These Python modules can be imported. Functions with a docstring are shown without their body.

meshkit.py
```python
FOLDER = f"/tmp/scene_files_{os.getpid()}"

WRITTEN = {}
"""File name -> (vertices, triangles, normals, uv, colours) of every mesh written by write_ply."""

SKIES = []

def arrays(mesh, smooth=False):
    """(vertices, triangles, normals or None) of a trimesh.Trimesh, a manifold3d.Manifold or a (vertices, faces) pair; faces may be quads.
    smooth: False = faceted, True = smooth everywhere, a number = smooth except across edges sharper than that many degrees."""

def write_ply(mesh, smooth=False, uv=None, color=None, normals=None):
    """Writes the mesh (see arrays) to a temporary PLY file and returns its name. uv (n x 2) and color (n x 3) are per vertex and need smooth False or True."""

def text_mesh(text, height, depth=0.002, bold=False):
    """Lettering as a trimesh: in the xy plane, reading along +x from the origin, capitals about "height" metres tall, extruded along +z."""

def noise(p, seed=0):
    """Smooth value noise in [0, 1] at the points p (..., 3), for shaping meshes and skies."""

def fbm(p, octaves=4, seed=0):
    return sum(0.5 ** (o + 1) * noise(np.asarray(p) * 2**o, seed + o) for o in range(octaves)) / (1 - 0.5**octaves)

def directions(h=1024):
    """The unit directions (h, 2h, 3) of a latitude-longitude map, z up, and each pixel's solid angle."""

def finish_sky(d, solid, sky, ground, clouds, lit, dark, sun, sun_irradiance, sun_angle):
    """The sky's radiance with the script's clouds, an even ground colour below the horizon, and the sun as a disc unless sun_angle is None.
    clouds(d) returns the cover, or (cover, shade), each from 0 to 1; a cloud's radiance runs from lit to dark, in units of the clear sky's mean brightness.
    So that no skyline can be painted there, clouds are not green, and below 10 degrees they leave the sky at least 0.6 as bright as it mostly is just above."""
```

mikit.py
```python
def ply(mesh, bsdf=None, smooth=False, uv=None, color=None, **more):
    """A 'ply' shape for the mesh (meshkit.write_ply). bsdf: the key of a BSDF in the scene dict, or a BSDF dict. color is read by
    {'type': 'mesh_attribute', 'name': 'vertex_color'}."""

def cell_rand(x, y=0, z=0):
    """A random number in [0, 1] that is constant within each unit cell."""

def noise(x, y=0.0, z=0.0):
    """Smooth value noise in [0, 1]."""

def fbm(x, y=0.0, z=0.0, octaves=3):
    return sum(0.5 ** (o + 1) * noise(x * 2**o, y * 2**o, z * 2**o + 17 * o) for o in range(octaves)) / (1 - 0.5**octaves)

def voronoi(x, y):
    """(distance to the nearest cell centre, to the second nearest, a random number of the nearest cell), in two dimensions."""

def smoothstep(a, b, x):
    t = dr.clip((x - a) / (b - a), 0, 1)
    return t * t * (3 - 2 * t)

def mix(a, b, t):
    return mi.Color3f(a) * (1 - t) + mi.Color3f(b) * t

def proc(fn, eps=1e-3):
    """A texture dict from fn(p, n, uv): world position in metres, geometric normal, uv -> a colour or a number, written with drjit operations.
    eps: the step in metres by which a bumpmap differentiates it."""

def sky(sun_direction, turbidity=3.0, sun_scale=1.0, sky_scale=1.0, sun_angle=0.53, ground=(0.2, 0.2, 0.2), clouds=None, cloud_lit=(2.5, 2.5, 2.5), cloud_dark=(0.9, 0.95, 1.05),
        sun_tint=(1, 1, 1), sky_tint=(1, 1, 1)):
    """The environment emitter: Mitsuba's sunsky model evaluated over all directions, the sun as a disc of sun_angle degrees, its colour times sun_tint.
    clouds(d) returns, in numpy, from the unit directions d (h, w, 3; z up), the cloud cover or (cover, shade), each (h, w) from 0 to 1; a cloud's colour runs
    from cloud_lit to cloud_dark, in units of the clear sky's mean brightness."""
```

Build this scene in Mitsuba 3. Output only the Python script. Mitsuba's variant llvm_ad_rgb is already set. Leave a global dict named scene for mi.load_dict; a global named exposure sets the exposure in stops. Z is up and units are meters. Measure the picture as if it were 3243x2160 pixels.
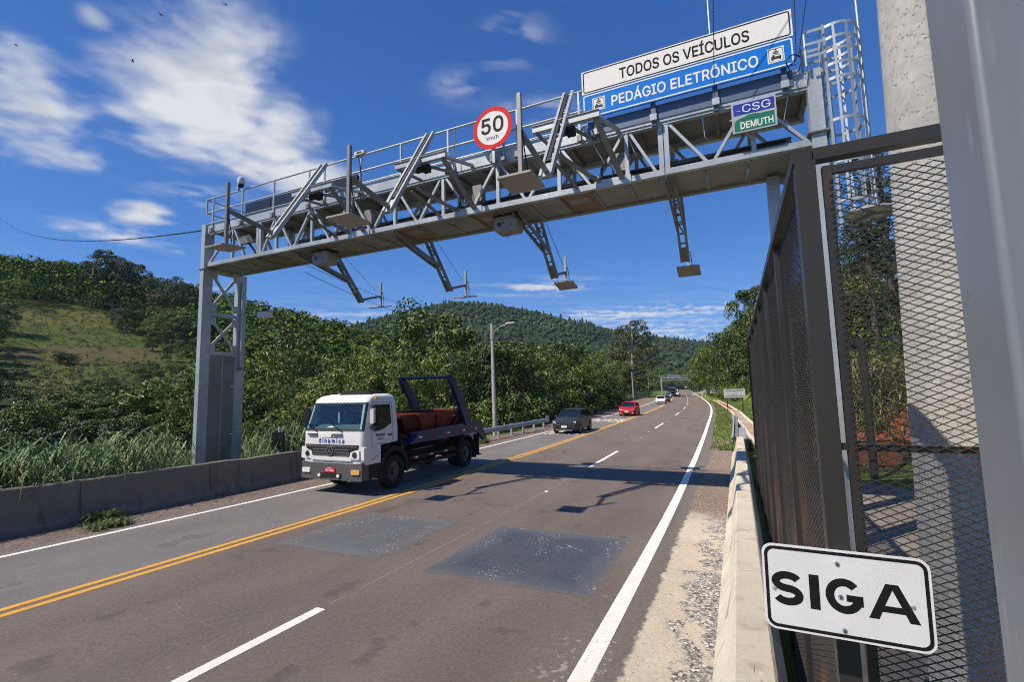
import math, random
import numpy as np, trimesh
import drjit as dr
import mitsuba as mi
import mikit, meshkit
from shapely.geometry import Polygon, LineString, Point, box as sbox
from shapely.ops import unary_union
from mikit import noise as dn, fbm as dfbm, smoothstep as sst, mix, voronoi, cell_rand

T = mi.ScalarTransform4f
PI = math.pi
scene, labels = {'type': 'scene'}, {}

# ------------------------------------------------------------------ camera, sky, exposure
EYE = [0.0, 0.0, 2.671]
FWD = [-0.41695653, 0.90307383, 0.10298015]
UP = [0.06413591, -0.0837843, 0.99441781]
scene['camera'] = {'type': 'perspective', 'fov': 93.70, 'fov_axis': 'x', 'near_clip': 0.05, 'far_clip': 9000.0,
                   'to_world': T().look_at(origin=EYE, target=[EYE[i] + FWD[i] for i in range(3)], up=UP)}
SUN = (-0.49, -0.66, 1.0)
exposure = 1.56

# clouds: (azimuth, elevation, half widths, strength), degrees; azimuth clockwise from +y
CLOUDS = [(-59.0, 29.5, 7.4, 5.8, 1.0), (-62.5, 27.4, 3.4, 2.4, .62), (-51.4, 26.2, 5.2, 3.4, .85), (-48.7, 23.0, 5.6, 2.4, .85), (-55, 25, 5.0, 2.4, .5),
          (-71.5, 24.6, 4.6, 3.6, .85), (-70.0, 21.4, 4.0, 1.8, .7), (-63.4, 17.2, 2.0, 1.7, .85), (-63.8, 15.2, 5.0, 1.2, .5), (-24.8, 38.6, 3.6, 2.2, .36),
          (-30.5, 33.8, 3.0, 1.4, .3), (-21.2, 31.8, 3.8, 1.0, .25), (-43.8, 6.5, 10.0, 2.4, .45), (-8.2, 8.6, 10.0, 0.9, .45), (-12.0, 6.2, 13.0, 1.5, .4),
          (-20.8, 12.2, 5.2, .8, .4), (-67.8, 32.0, 1.6, 1.0, .5), (-57.7, 19.5, 3.8, 1.1, .35), (-60.0, 10.8, 3.5, .7, .3),
          (-120, 25, 14, 4, .6), (120, 28, 12, 4, .5), (170, 20, 18, 3, .5), (60, 15, 12, 2, .4)]


def clouds(d):
    az = np.degrees(np.arctan2(d[..., 0], d[..., 1]))
    el = np.degrees(np.arcsin(np.clip(d[..., 2], -1, 1)))
    q = d / np.maximum(d[..., 2:3], .06)
    P = np.stack([q[..., 0] * 2.6, q[..., 1] * 2.6, np.zeros(az.shape)], -1)
    w1 = meshkit.fbm(P * 1.1 + 3.1, 3, 5) - .5
    w2 = meshkit.fbm(P * 1.1 + 9.7, 3, 6) - .5
    ang = np.radians(35)
    s = q[..., 0] * math.cos(ang) + q[..., 1] * math.sin(ang)
    t = -q[..., 0] * math.sin(ang) + q[..., 1] * math.cos(ang)
    wisp = meshkit.fbm(np.stack([s * 1.6 + w1 * 1.5, t * 5.5 + w2 * 1.5, 0 * s], -1), 6, 21)
    puff = meshkit.fbm(np.stack([q[..., 0] * 4.6 + w2, q[..., 1] * 4.6 + w1, 0 * s], -1), 6, 33)
    fine = meshkit.fbm(np.stack([q[..., 0] * 17 + 3 * w2, q[..., 1] * 17 + 3 * w1, 0 * s], -1), 4, 41)
    cover = np.zeros(az.shape)
    thin = np.zeros(az.shape)
    for a, e, ra, re, k in CLOUDS:
        da = (az - a + 180) % 360 - 180
        g = np.exp(-((da + 5.0 * w1 * ra / 4) / ra) ** 2 * .9 - ((el - e + 5.0 * w2 * re / 4) / re) ** 2 * .9)
        if k < .48:
            thin = np.maximum(thin, k * g)
        else:
            cover = np.maximum(cover, k * g)
    n = .46 * wisp + .42 * puff + .24 * (fine - .5) + .06
    dens = cover * 1.15 + (n - .5) * 1.9 * np.clip(cover * 3, 0, 1) - .17
    x_ = np.clip(dens / .95, 0, 1)
    c = x_ * x_ * (3 - 2 * x_)
    streak = meshkit.fbm(np.stack([s * 2.2 + w1 * 2.5, t * 9.0 + w2 * 2.0, 0 * s + 7], -1), 6, 57)
    c = np.maximum(c, np.clip(thin * 1.9 * np.clip((streak - .40) * 4.2 + (fine - .5) * 1.2, 0, 1.3), 0, .8))
    c = np.maximum(c, .34 * np.exp(-(np.clip(el, 0, 90) / 8.5) ** 2) * np.clip(.55 + (streak - .5) * 2.4, .25, 1))
    shade = np.clip((.60 - puff) * 2.2 + (fine - .5) * .8, 0, .6) * np.clip(cover * 1.2, 0, 1)
    return np.clip(c, 0, .96), shade


scene['sky'] = mikit.sky(SUN, turbidity=2.6, sun_scale=1.25, sky_scale=1.0, clouds=clouds, cloud_lit=(3.0, 3.1, 3.25), cloud_dark=(1.7, 1.9, 2.2),
                         sky_tint=(.47, .85, 1.42), sun_tint=(.92, .97, 1.05), ground=(.09, .10, .06))


# ------------------------------------------------------------------ helpers
def numbered(name):
    if name not in scene and name not in labels and name not in USED:
        USED.add(name)
        return name
    i = COUNT.get(name, 0) + 1
    while f'{name}_{i:03d}' in USED:
        i += 1
    COUNT[name] = i
    USED.add(f'{name}_{i:03d}')
    return f'{name}_{i:03d}'


USED, COUNT = set(), {}


def say(key, label=None, cat=None, group=None, kind=None):
    d = labels.setdefault(key, {})
    for k, v in (('label', label), ('category', cat), ('group', group), ('kind', kind)):
        if v:
            d[k] = v


def thing(name, label, cat, group=None):
    key = numbered(name)
    say(key, label, cat, group)
    return key


def put(name, mesh, mat, parent=None, smooth=False, label=None, cat=None, group=None, kind=None, **kw):
    """mesh: an MB, a trimesh, a manifold, a (V, F) pair or a ready shape dict (reused under kw to_world)."""
    key = numbered(f'{parent}__{name}' if parent else name)
    if isinstance(mesh, dict):
        scene[key] = {**mesh, **kw}
    else:
        if isinstance(mesh, MB):
            mesh = mesh.mesh()
        scene[key] = mikit.ply(mesh, mat, smooth=smooth, **kw)
    say(key, label, cat, group, kind)
    return key


BOXF = np.array([[0, 2, 1], [0, 3, 2], [4, 5, 6], [4, 6, 7], [0, 1, 5], [0, 5, 4], [1, 2, 6], [1, 6, 5], [2, 3, 7], [2, 7, 6], [3, 0, 4], [3, 4, 7]])
BOXV = np.array([[-1, -1, -1], [1, -1, -1], [1, 1, -1], [-1, 1, -1], [-1, -1, 1], [1, -1, 1], [1, 1, 1], [-1, 1, 1]]) * .5


def unit(v):
    v = np.asarray(v, float)
    return v / (np.linalg.norm(v) + 1e-12)


class MB:
    def __init__(self):
        self.v, self.f, self.n = [], [], 0

    def add(self, v, f):
        v = np.asarray(v, float)
        f = np.asarray(f, int)
        if f.shape[1] == 4:
            f = np.vstack([f[:, [0, 1, 2]], f[:, [0, 2, 3]]])
        self.v.append(v)
        self.f.append(f + self.n)
        self.n += len(v)
        return self

    def tri(self, m):
        return self.add(np.array(m.vertices), np.array(m.faces))

    def box(self, x0, x1, y0, y1, z0, z1):
        return self.add(BOXV * [x1 - x0, y1 - y0, z1 - z0] + [(x0 + x1) / 2, (y0 + y1) / 2, (z0 + z1) / 2], BOXF)

    def bar(self, a, b, w, h=None, up=(0, 0, 1)):
        a, b = np.asarray(a, float), np.asarray(b, float)
        h = w if h is None else h
        d = unit(b - a)
        up = np.asarray(up, float)
        if abs(d @ unit(up)) > .98:
            up = np.array([0, 1., 0])
        s = unit(np.cross(d, up))
        u = np.cross(s, d)
        L = np.linalg.norm(b - a)
        return self.add((a + b) / 2 + (BOXV * [w, L, h]) @ np.array([s, d, u]), BOXF)

    def tube(self, pts, r, n=8, cap=True):
        p = np.asarray(pts, float)
        r = np.broadcast_to(r, (len(p),))
        t = np.gradient(p, axis=0)
        t /= np.linalg.norm(t, axis=1, keepdims=True) + 1e-12
        ref = np.array([0, 0, 1.]) if abs(t[0, 2]) < .9 else np.array([1., 0, 0])
        a = np.cross(t, ref)
        a /= np.linalg.norm(a, axis=1, keepdims=True) + 1e-12
        b = np.cross(t, a)
        ang = np.arange(n) * 2 * PI / n
        v = p[:, None] + r[:, None, None] * (np.cos(ang)[None, :, None] * a[:, None] + np.sin(ang)[None, :, None] * b[:, None])
        i, j = np.meshgrid(np.arange(len(p) - 1), np.arange(n), indexing='ij')
        q = np.stack([i * n + j, (i + 1) * n + j, (i + 1) * n + (j + 1) % n, i * n + (j + 1) % n], -1).reshape(-1, 4)
        f = np.vstack([q[:, [0, 1, 2]], q[:, [0, 2, 3]]])
        v = v.reshape(-1, 3)
        if cap:
            k = len(v)
            v = np.vstack([v, p[0], p[-1]])
            e = (len(p) - 1) * n
            f = np.vstack([f, [[k, j, (j + 1) % n] for j in range(n)], [[k + 1, e + (j + 1) % n, e + j] for j in range(n)]])
        return self.add(v, f)

    def cyl(self, a, b, r, n=12):
        return self.tube([a, b], r, n)

    def prism(self, poly, depth, org, ex, ey):
        """extrude a shapely polygon (or point list) lying in axes ex, ey at org by depth along ex x ey"""
        poly = poly if hasattr(poly, 'geom_type') else Polygon(poly)
        for g in getattr(poly, 'geoms', [poly]):
            if g.is_empty or g.geom_type != 'Polygon':
                continue
            m = trimesh.creation.extrude_polygon(g, abs(depth), engine='earcut')
            v = np.array(m.vertices)
            if depth < 0:
                v[:, 2] -= abs(depth)
            ex_, ey_ = unit(ex), unit(ey)
            R = np.array([ex_, ey_, np.cross(ex_, ey_)])
            self.add(np.asarray(org, float) + v @ R, m.faces)
        return self

    def mesh(self):
        return trimesh.Trimesh(np.vstack(self.v), np.vstack(self.f), process=False)


def at(x0, y0, z0, rz=0.0, s=1.0):
    return T().translate([float(x0), float(y0), float(z0)]).rotate([0, 0, 1], float(rz)).scale(s if isinstance(s, list) else float(s))


def rrect(w, h, r, cx=0.0, cy=0.0):
    return sbox(cx - w / 2 + r, cy - h / 2 + r, cx + w / 2 - r, cy + h / 2 - r).buffer(r, quad_segs=6)


def text_at(txt, height, centre, ex, ey, depth=.004, bold=False, width=None):
    """lettering standing in the plane ex, ey, centred"""
    m = meshkit.text_mesh(txt, height, depth, bold)
    v = np.array(m.vertices)
    lo, hi = v.min(0), v.max(0)
    if width:
        v[:, 0] = (v[:, 0] - lo[0]) * width / (hi[0] - lo[0]) + lo[0]
        hi[0] = lo[0] + width
    v[:, 0] -= (lo[0] + hi[0]) / 2
    v[:, 1] -= height / 2
    R = np.array([unit(ex), unit(ey), np.cross(unit(ex), unit(ey))])
    return trimesh.Trimesh(np.asarray(centre, float) + v @ R, m.faces, process=False)


def fillet(mesh_box, r):
    return mesh_box


# ------------------------------------------------------------------ materials
def P(name, color, rough=.6, metal=0.0, spec=.5, two=True, **kw):
    b = {'type': 'principled', 'base_color': color if isinstance(color, dict) else {'type': 'rgb', 'value': list(color)}, 'roughness': rough if isinstance(rough, dict) else float(rough),
         'metallic': float(metal), 'specular': float(spec), **kw}
    scene[name] = {'type': 'twosided', 'bsdf': b} if two else b
    return name


def tint(c, amp=.25, sc=1.0, oc=4):
    c = list(c)
    return mikit.proc(lambda p, n, uv: mi.Color3f(*c) * (1 - amp + 2 * amp * dfbm(p.x * sc, p.y * sc, p.z * sc, oc)))


def galv_fn(base, spang, streak):
    def fn(p, n, uv):
        a = dn(p.x * 23, p.y * 23, p.z * 23)
        b = dfbm(p.x * 2.1, p.y * 2.1, p.z * .7, 4)
        s = dfbm(p.x * 9, p.y * 9, p.z * 1.2, 3)
        k = (1 - spang) + spang * 2 * a
        c = mi.Color3f(*base) * k * (.72 + .56 * b)
        rust = sst(.66, .8, s) * streak
        return mix(c, mi.Color3f(.17, .13, .10), rust)
    return mikit.proc(fn)


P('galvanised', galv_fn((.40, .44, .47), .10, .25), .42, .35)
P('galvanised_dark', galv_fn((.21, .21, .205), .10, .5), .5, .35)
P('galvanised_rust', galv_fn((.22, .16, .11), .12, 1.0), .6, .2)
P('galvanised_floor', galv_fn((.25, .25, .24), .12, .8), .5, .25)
def column_fn(p, n, uv):
    a = dfbm(p.x * 3 + p.y * 3, p.y * 3, p.z * 1.1, 4)
    v = dfbm(p.x * 26, p.y * 26, p.z * .7, 4)
    sc = sst(.80, .9, dn(p.x * 90, p.y * 90, p.z * 6)) * sst(.5, .7, a)
    c = mi.Color3f(.20, .222, .245) * (.80 + .25 * a + .18 * v)
    c = mix(c, mi.Color3f(.42, .42, .41), sc * .5)
    return mix(c, mi.Color3f(.20, .11, .06), sst(.84, .92, dn(p.x * 37, p.y * 37, p.z * 14)) * sst(.6, .75, v) * .8)


P('steel_grey', mikit.proc(column_fn), mikit.proc(lambda p, n, uv: .26 + .22 * dfbm(p.x * 5, p.y * 5, p.z * 2, 4)), .2)
P('panel_grey', tint((.30, .28, .26), .06, 2), .6)
P('white_enclosure', tint((.55, .55, .53), .08, 2), .5)
P('beige_enclosure', tint((.25, .24, .225), .08, 2), .5)
P('black_plastic', (.012, .012, .013), .45)
P('rubber', tint((.015, .015, .015), .3, 6), .8)
P('cable_black', (.012, .012, .014), .5)
P('white_film', tint((.80, .80, .79), .03, 1.5), .6, 0, .15)
P('blue_film', tint((.004, .18, .68), .04, 1.5), .6, 0, .15)
P('red_film', (.66, .018, .02), .6, 0, .15)
P('black_film', (.012, .012, .013), .6, 0, .15)
P('sign_grey', tint((.46, .48, .48), .06, 1), .5)
P('sign_back', (.10, .14, .22), .5, .3)
P('plaque_blue', (.012, .035, .33), .4)
P('plaque_green', (.006, .16, .10), .4)
P('led_board', (.010, .014, .03), .35)
P('lamp_lens', (.75, .75, .72), .1, 0, .5)
P('amber_lens', (.75, .38, .10), .15)
P('chrome', (.72, .72, .72), .18, 1.0)
P('red_reflector', (.55, .02, .02), .25)
P('white_reflector', (.8, .8, .8), .25)
P('plate_red', (.50, .012, .03), .4)
P('insulator', (.30, .31, .33), .4)


def fence_fn(p, n, uv):
    a = dfbm(p.x * 3, p.y * 3, p.z * 1.0, 4)
    r = dfbm(p.x * 7 + 5, p.y * 7, p.z * 2.2, 4)
    c = mi.Color3f(.034, .032, .031) * (.8 + .4 * a)
    return mix(c, mi.Color3f(.14, .065, .03), sst(.70, .84, r) * .3)


def mesh_fn(p, n, uv):
    a = dfbm(p.x * 2.2, p.y * 2.2, p.z * 1.6, 4)
    low = sst(2.6, 1.2, p.z)
    c = mi.Color3f(.034, .032, .030)
    return mix(c, mi.Color3f(.19, .085, .035), sst(.62, .88, a + .13 * low) * .4)


P('fence_paint', mikit.proc(fence_fn), .42, .1)
P('fence_mesh', mikit.proc(mesh_fn), .5, .1)


def conc_fn(base, dark, scale, pits=.5, stain=.35):
    def fn(p, n, uv):
        a = dfbm(p.x * scale, p.y * scale, p.z * scale, 4)
        s = dfbm(p.x * scale * 3.1, p.y * scale * 3.1, p.z * scale * .5, 3)
        f = dn(p.x * 60, p.y * 60, p.z * 60)
        c = mi.Color3f(*base) * (.8 + .4 * a) * (.93 + .14 * f)
        return mix(c, mi.Color3f(*dark), sst(.55, .8, s) * stain)
    return mikit.proc(fn)


def bumped(name, color, rough, scale, fn, eps=2e-3):
    scene[name] = {'type': 'twosided', 'bsdf': {'type': 'bumpmap', 'scale': float(scale), 'arbitrary': mikit.proc(fn, eps),
                   'bsdf': {'type': 'principled', 'base_color': color if isinstance(color, dict) else {'type': 'rgb', 'value': list(color)}, 'roughness': float(rough), 'specular': .35}}}
    return name


def pole_bump(p, n, uv):
    big = dfbm(p.x * 18, p.y * 18, p.z * 13, 4)
    pit = sst(.70, .86, dn(p.x * 95, p.y * 95, p.z * 60))
    return big * 1.0 - pit * .7 + .35 * dn(p.x * 190, p.y * 190, p.z * 190)


def pole_col(p, n, uv):
    a = dfbm(p.x * 5, p.y * 5, p.z * 1.6, 4)
    g = dfbm(p.x * 30, p.y * 30, p.z * 22, 3)
    v = dn(p.x * 95, p.y * 95, p.z * 60)
    c = mi.Color3f(.43, .43, .415) * (.62 + .50 * a + .28 * g)
    return mix(c, mi.Color3f(.10, .095, .09), sst(.80, .93, v) * .55)


bumped('pole_concrete', mikit.proc(pole_col), .85, .010, pole_bump)


def cast_bump(p, n, uv):
    return dfbm(p.x * 9, p.y * 9, p.z * 9, 4) + .35 * dn(p.x * 60, p.y * 60, p.z * 60) - .8 * sst(.80, .9, dn(p.x * 26, p.y * 26, p.z * 26))


bumped('concrete_cream', conc_fn((.45, .42, .345), (.24, .21, .17), 2.2, stain=.5), .9, .010, cast_bump)
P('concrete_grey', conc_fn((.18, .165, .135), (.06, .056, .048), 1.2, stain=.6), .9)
P('concrete_light', conc_fn((.42, .41, .38), (.20, .19, .17), 1.5), .9)
P('concrete_slab', conc_fn((.155, .135, .118), (.08, .07, .06), 2.5), .9)
P('concrete_slab_alt', conc_fn((.185, .165, .145), (.09, .08, .065), 2.1), .9)
P('drain_concrete', conc_fn((.48, .42, .35), (.28, .16, .10), .8, stain=.5), .9)
P('red_earth', tint((.20, .065, .03), .4, 2.5), .95)


def road_fn(p, n, uv):
    u, s = uv.x, uv.y
    fine = dn(p.x * 42, p.y * 42)
    grit = dn(p.x * 95, p.y * 95)
    mid = dfbm(p.x * 1.1, p.y * .45, 0, 4)
    track = dfbm(u * 1.7 + 3, s * .05, 0, 3)
    brown = mi.Color3f(.143, .120, .103)
    grey = mi.Color3f(.152, .144, .138)
    c = mix(grey, brown, sst(-4.1, -3.5, u))
    wear = dr.exp(-dr.square((u + 2.6) / .5)) + dr.exp(-dr.square((u + .9) / .5)) + dr.exp(-dr.square((u - 1.0) / .5)) + dr.exp(-dr.square((u - 2.7) / .5))
    c = c * (.80 + .36 * mid) * (.93 + .12 * track) * (1 - .07 * wear)
    c = c * (.80 + .26 * fine + .16 * grit)
    lite = sst(.955, .985, dn(p.x * 31 + 7, p.y * 31)) * .5
    c = mix(c, mi.Color3f(.33, .31, .28), lite)
    # oil spots and the crazing that is seen on the near lanes
    ox = dfbm(p.x * 1.9 + 11, p.y * 1.9, 2.0, 4)
    c = c * (1 - .22 * sst(.70, .80, ox))
    d1, d2, r = voronoi(p.x * 2.3 + 1.2 * dn(p.x * 3, p.y * 3), p.y * 2.3 + 1.2 * dn(p.x * 3 + 9, p.y * 3))
    crack = sst(.035, .0, d2 - d1) * sst(.56, .70, dfbm(p.x * .35 + 4, p.y * .35, 1, 3))
    c = mix(c, mi.Color3f(.24, .22, .20), crack * .45)
    # white grit blown off the shoulder along the right hand line
    g = .45 * dfbm(p.x * 5, p.y * 5, 0, 4) + .55 * dfbm(p.x * 19, p.y * 19, 2, 4)
    edge = sst(2.6, 3.5, u) * sst(8.5, 3.0, s)
    c = mix(c, mi.Color3f(.38, .36, .33), sst(.56, .64, g + .16 * edge - .12) * edge * .8)
    return c


P('asphalt', mikit.proc(road_fn), .75, 0, .35)


def paint_fn(base, wear):
    def fn(p, n, uv):
        a = dfbm(p.x * 3, p.y * 3, 0, 3)
        b = dn(p.x * 34, p.y * 34)
        c = mi.Color3f(*base) * (.86 + .22 * a)
        return mix(c, mi.Color3f(.2, .18, .16), sst(.70, .85, .55 * a + .5 * b) * wear)
    return mikit.proc(fn)


P('white_paint', paint_fn((.74, .72, .67), .35), .7)
P('yellow_paint', paint_fn((.66, .33, .035), .5), .7)
P('faded_paint', paint_fn((.30, .28, .26), .9), .7)


def patch_fn(base, ghost, x0, x1, y0, y1):
    def fn(p, n, uv):
        e = dr.minimum(dr.minimum(p.x - x0, x1 - p.x), dr.minimum(p.y - y0, y1 - p.y))
        m = dfbm(p.x * 2, p.y * 1.4, 0, 4)
        sp = sst(.83, .92, dn(p.x * 41, p.y * 41) * .75 + .33 * dfbm(p.x * 2.5 + 8, p.y * 2.5, 0, 3))
        rim = sst(.55, .12, e) * .16
        d1, d2, r = voronoi(p.x * 4.3, p.y * 4.3)
        crack = sst(.03, .0, d2 - d1) * .35
        c = mix(mi.Color3f(*base), mi.Color3f(.105, .095, .088), ghost * sst(.35, .65, m))
        c = c * (.85 + .3 * dn(p.x * 44, p.y * 44))
        c = mix(c, mi.Color3f(.20, .22, .24), rim + crack * .5)
        c = mix(mi.Color3f(.130, .114, .104) * (.85 + .3 * dn(p.x * 44, p.y * 44)), c, sst(.0, .16, e + .14 * (dfbm(p.x * 6, p.y * 6, 0, 4) - .45)))
        return mix(c, mi.Color3f(.5, .5, .5), sp * .7)
    return mikit.proc(fn)


P('sealant_faded', patch_fn((.098, .108, .116), .75, -8.15, -5.7, 6.6, 9.3), .6)
P('sealant_dark', patch_fn((.058, .066, .080), .22, -4.66, -1.95, 6.5, 9.35), .55)


def gravel_fn(p, n, uv):
    d1, d2, r = voronoi(p.x * 22, p.y * 22)
    a = dfbm(p.x * 1.3, p.y * 1.3, 0, 4)
    c = mi.Color3f(.135, .105, .088) * (.55 + .9 * r) * (.8 + .4 * a)
    return c


def cream_fn(p, n, uv):
    d1, d2, r = voronoi(p.x * 34, p.y * 34)
    e1, e2, q = voronoi(p.x * 15, p.y * 15)
    a = dfbm(p.x * 2.3, p.y * 1.7, 3, 5)
    b = dfbm(p.x * 9, p.y * 9, 5, 4)
    stone = mi.Color3f(.36, .34, .315) * (.25 + 1.1 * r) * (.7 + .6 * sst(.5, .1, d1))
    stone = mix(stone, mi.Color3f(.60, .58, .55), sst(.72, .80, q) * sst(.36, .26, e1) * .9)
    cream = mi.Color3f(.46, .41, .325) * (.86 + .2 * dn(p.x * 40, p.y * 40)) * (.82 + .36 * a)
    bits = sst(.83, .90, dn(p.x * 55, p.y * 55) * .8 + .25 * b)
    cream = mix(cream, mi.Color3f(.15, .14, .13), bits)
    k = sst(.44, .54, .55 * a + .45 * b + .27 * sst(-.50, -1.02, p.x) - .125)
    ends = sst(11.0, 12.4, p.y + 1.2 * (a - .5))
    k = k * (1 - ends)
    c = mix(mix(stone, mi.Color3f(.20, .155, .125) * (.45 + .9 * r), ends), cream, k)
    road = mi.Color3f(.132, .115, .105) * (.8 + .4 * dn(p.x * 44, p.y * 44))
    return mix(road, c, sst(-1.20, -1.13, p.x + .16 * (b - .5) + .08 * (a - .5)))


P('gravel', mikit.proc(gravel_fn), .95)
P('cream_shoulder', mikit.proc(cream_fn), .95)


def land_fn(p, n, uv):
    a = dfbm(p.x * .03, p.y * .03, 0, 4)
    b = dfbm(p.x * .35, p.y * .35, 0, 4)
    f = dn(p.x * 3.1, p.y * 3.1)
    green = mix(mi.Color3f(.055, .095, .018), mi.Color3f(.085, .12, .022), sst(.35, .65, b)) * (.7 + .6 * f)
    dry = mi.Color3f(.13, .115, .036) * (.7 + .5 * f)
    brown = mi.Color3f(.105, .070, .036) * (.65 + .6 * b)
    left = sst(-70, -85, p.x) * sst(150, 110, p.y)
    h = p.z + 2.2 * (a - .5) - .045 * (p.y - 60)
    rows = sst(.45, .6, dn(h * 3.0, p.x * .02))
    c = mix(green, mix(green * .80, dry * .8, .30 * rows), left)
    c = mix(c, dry * mi.Color3f(.85, .95, .7), left * sst(24.0, 24.8, h) * sst(35, 32, h) * .85)
    c = mix(c, brown, left * sst(11.0, 11.6, h) * sst(16.6, 16.0, h) * sst(3, -3, p.x * .485 + p.y * .875) * sst(.36, .52, b + .1) * .7)
    c = mix(c, dry * .9, left * sst(5.8, 6.4, h) * sst(7.4, 6.9, h) * .5)
    deep = dr.maximum(sst(230, 330, p.y) * sst(3, 14, p.z), sst(190, 240, p.y) * sst(8.5, 10, dr.abs(p.x + 2 - (-5.0 - .145 * (p.y - 95)))))
    valley = sst(-17, -24, p.x) * sst(5.5, 3.0, p.z) * sst(200, 150, p.y)
    c = mix(c, mi.Color3f(.022, .040, .012) * (.7 + .6 * f), dr.maximum(dr.maximum(deep, valley), left * sst(35, 38, h)))
    bald = sst(95, 55, dr.sqrt(dr.square(p.x + 440) + dr.square(p.y - 810)))
    c = mix(c, mi.Color3f(.075, .10, .03) * (.7 + .6 * f), bald)
    # grassy verge with bare earth near the right hand road edge
    bare = sst(.50, .60, dfbm(p.x * .5 + 5, p.y * .22, 0, 4))
    right = sst(-8, -5, p.x + .00037 * dr.square(p.y)) * sst(200, 150, p.y)
    lawn = mix(mi.Color3f(.085, .14, .028), mi.Color3f(.14, .165, .04), sst(.4, .62, b)) * (.7 + .6 * f)
    c = mix(c, lawn, right)
    c = mix(c, mi.Color3f(.20, .085, .045) * (.7 + .5 * f), right * bare * sst(2.0, 6.0, p.x + .00037 * dr.square(p.y)) * sst(.6, 3.0, p.z))
    return c


P('land', mikit.proc(land_fn), .95, 0, .2)
P('crop_stubble', tint((.22, .15, .06), .3, 3), .9)

VC = {'type': 'mesh_attribute', 'name': 'vertex_color'}
P('leaf', VC, .48, 0, .45)
P('grass_blade', VC, .5, 0, .4)
P('far_foliage', VC, .8, 0, .2)
P('bark', tint((.115, .095, .075), .35, 6), .9)
P('bark_pale', tint((.34, .32, .29), .3, 4), .9)


def paintbsdf(name, color, metal=0.0):
    return P(name, color, .35, metal, .5, clearcoat=.8, clearcoat_gloss=.92)


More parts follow.
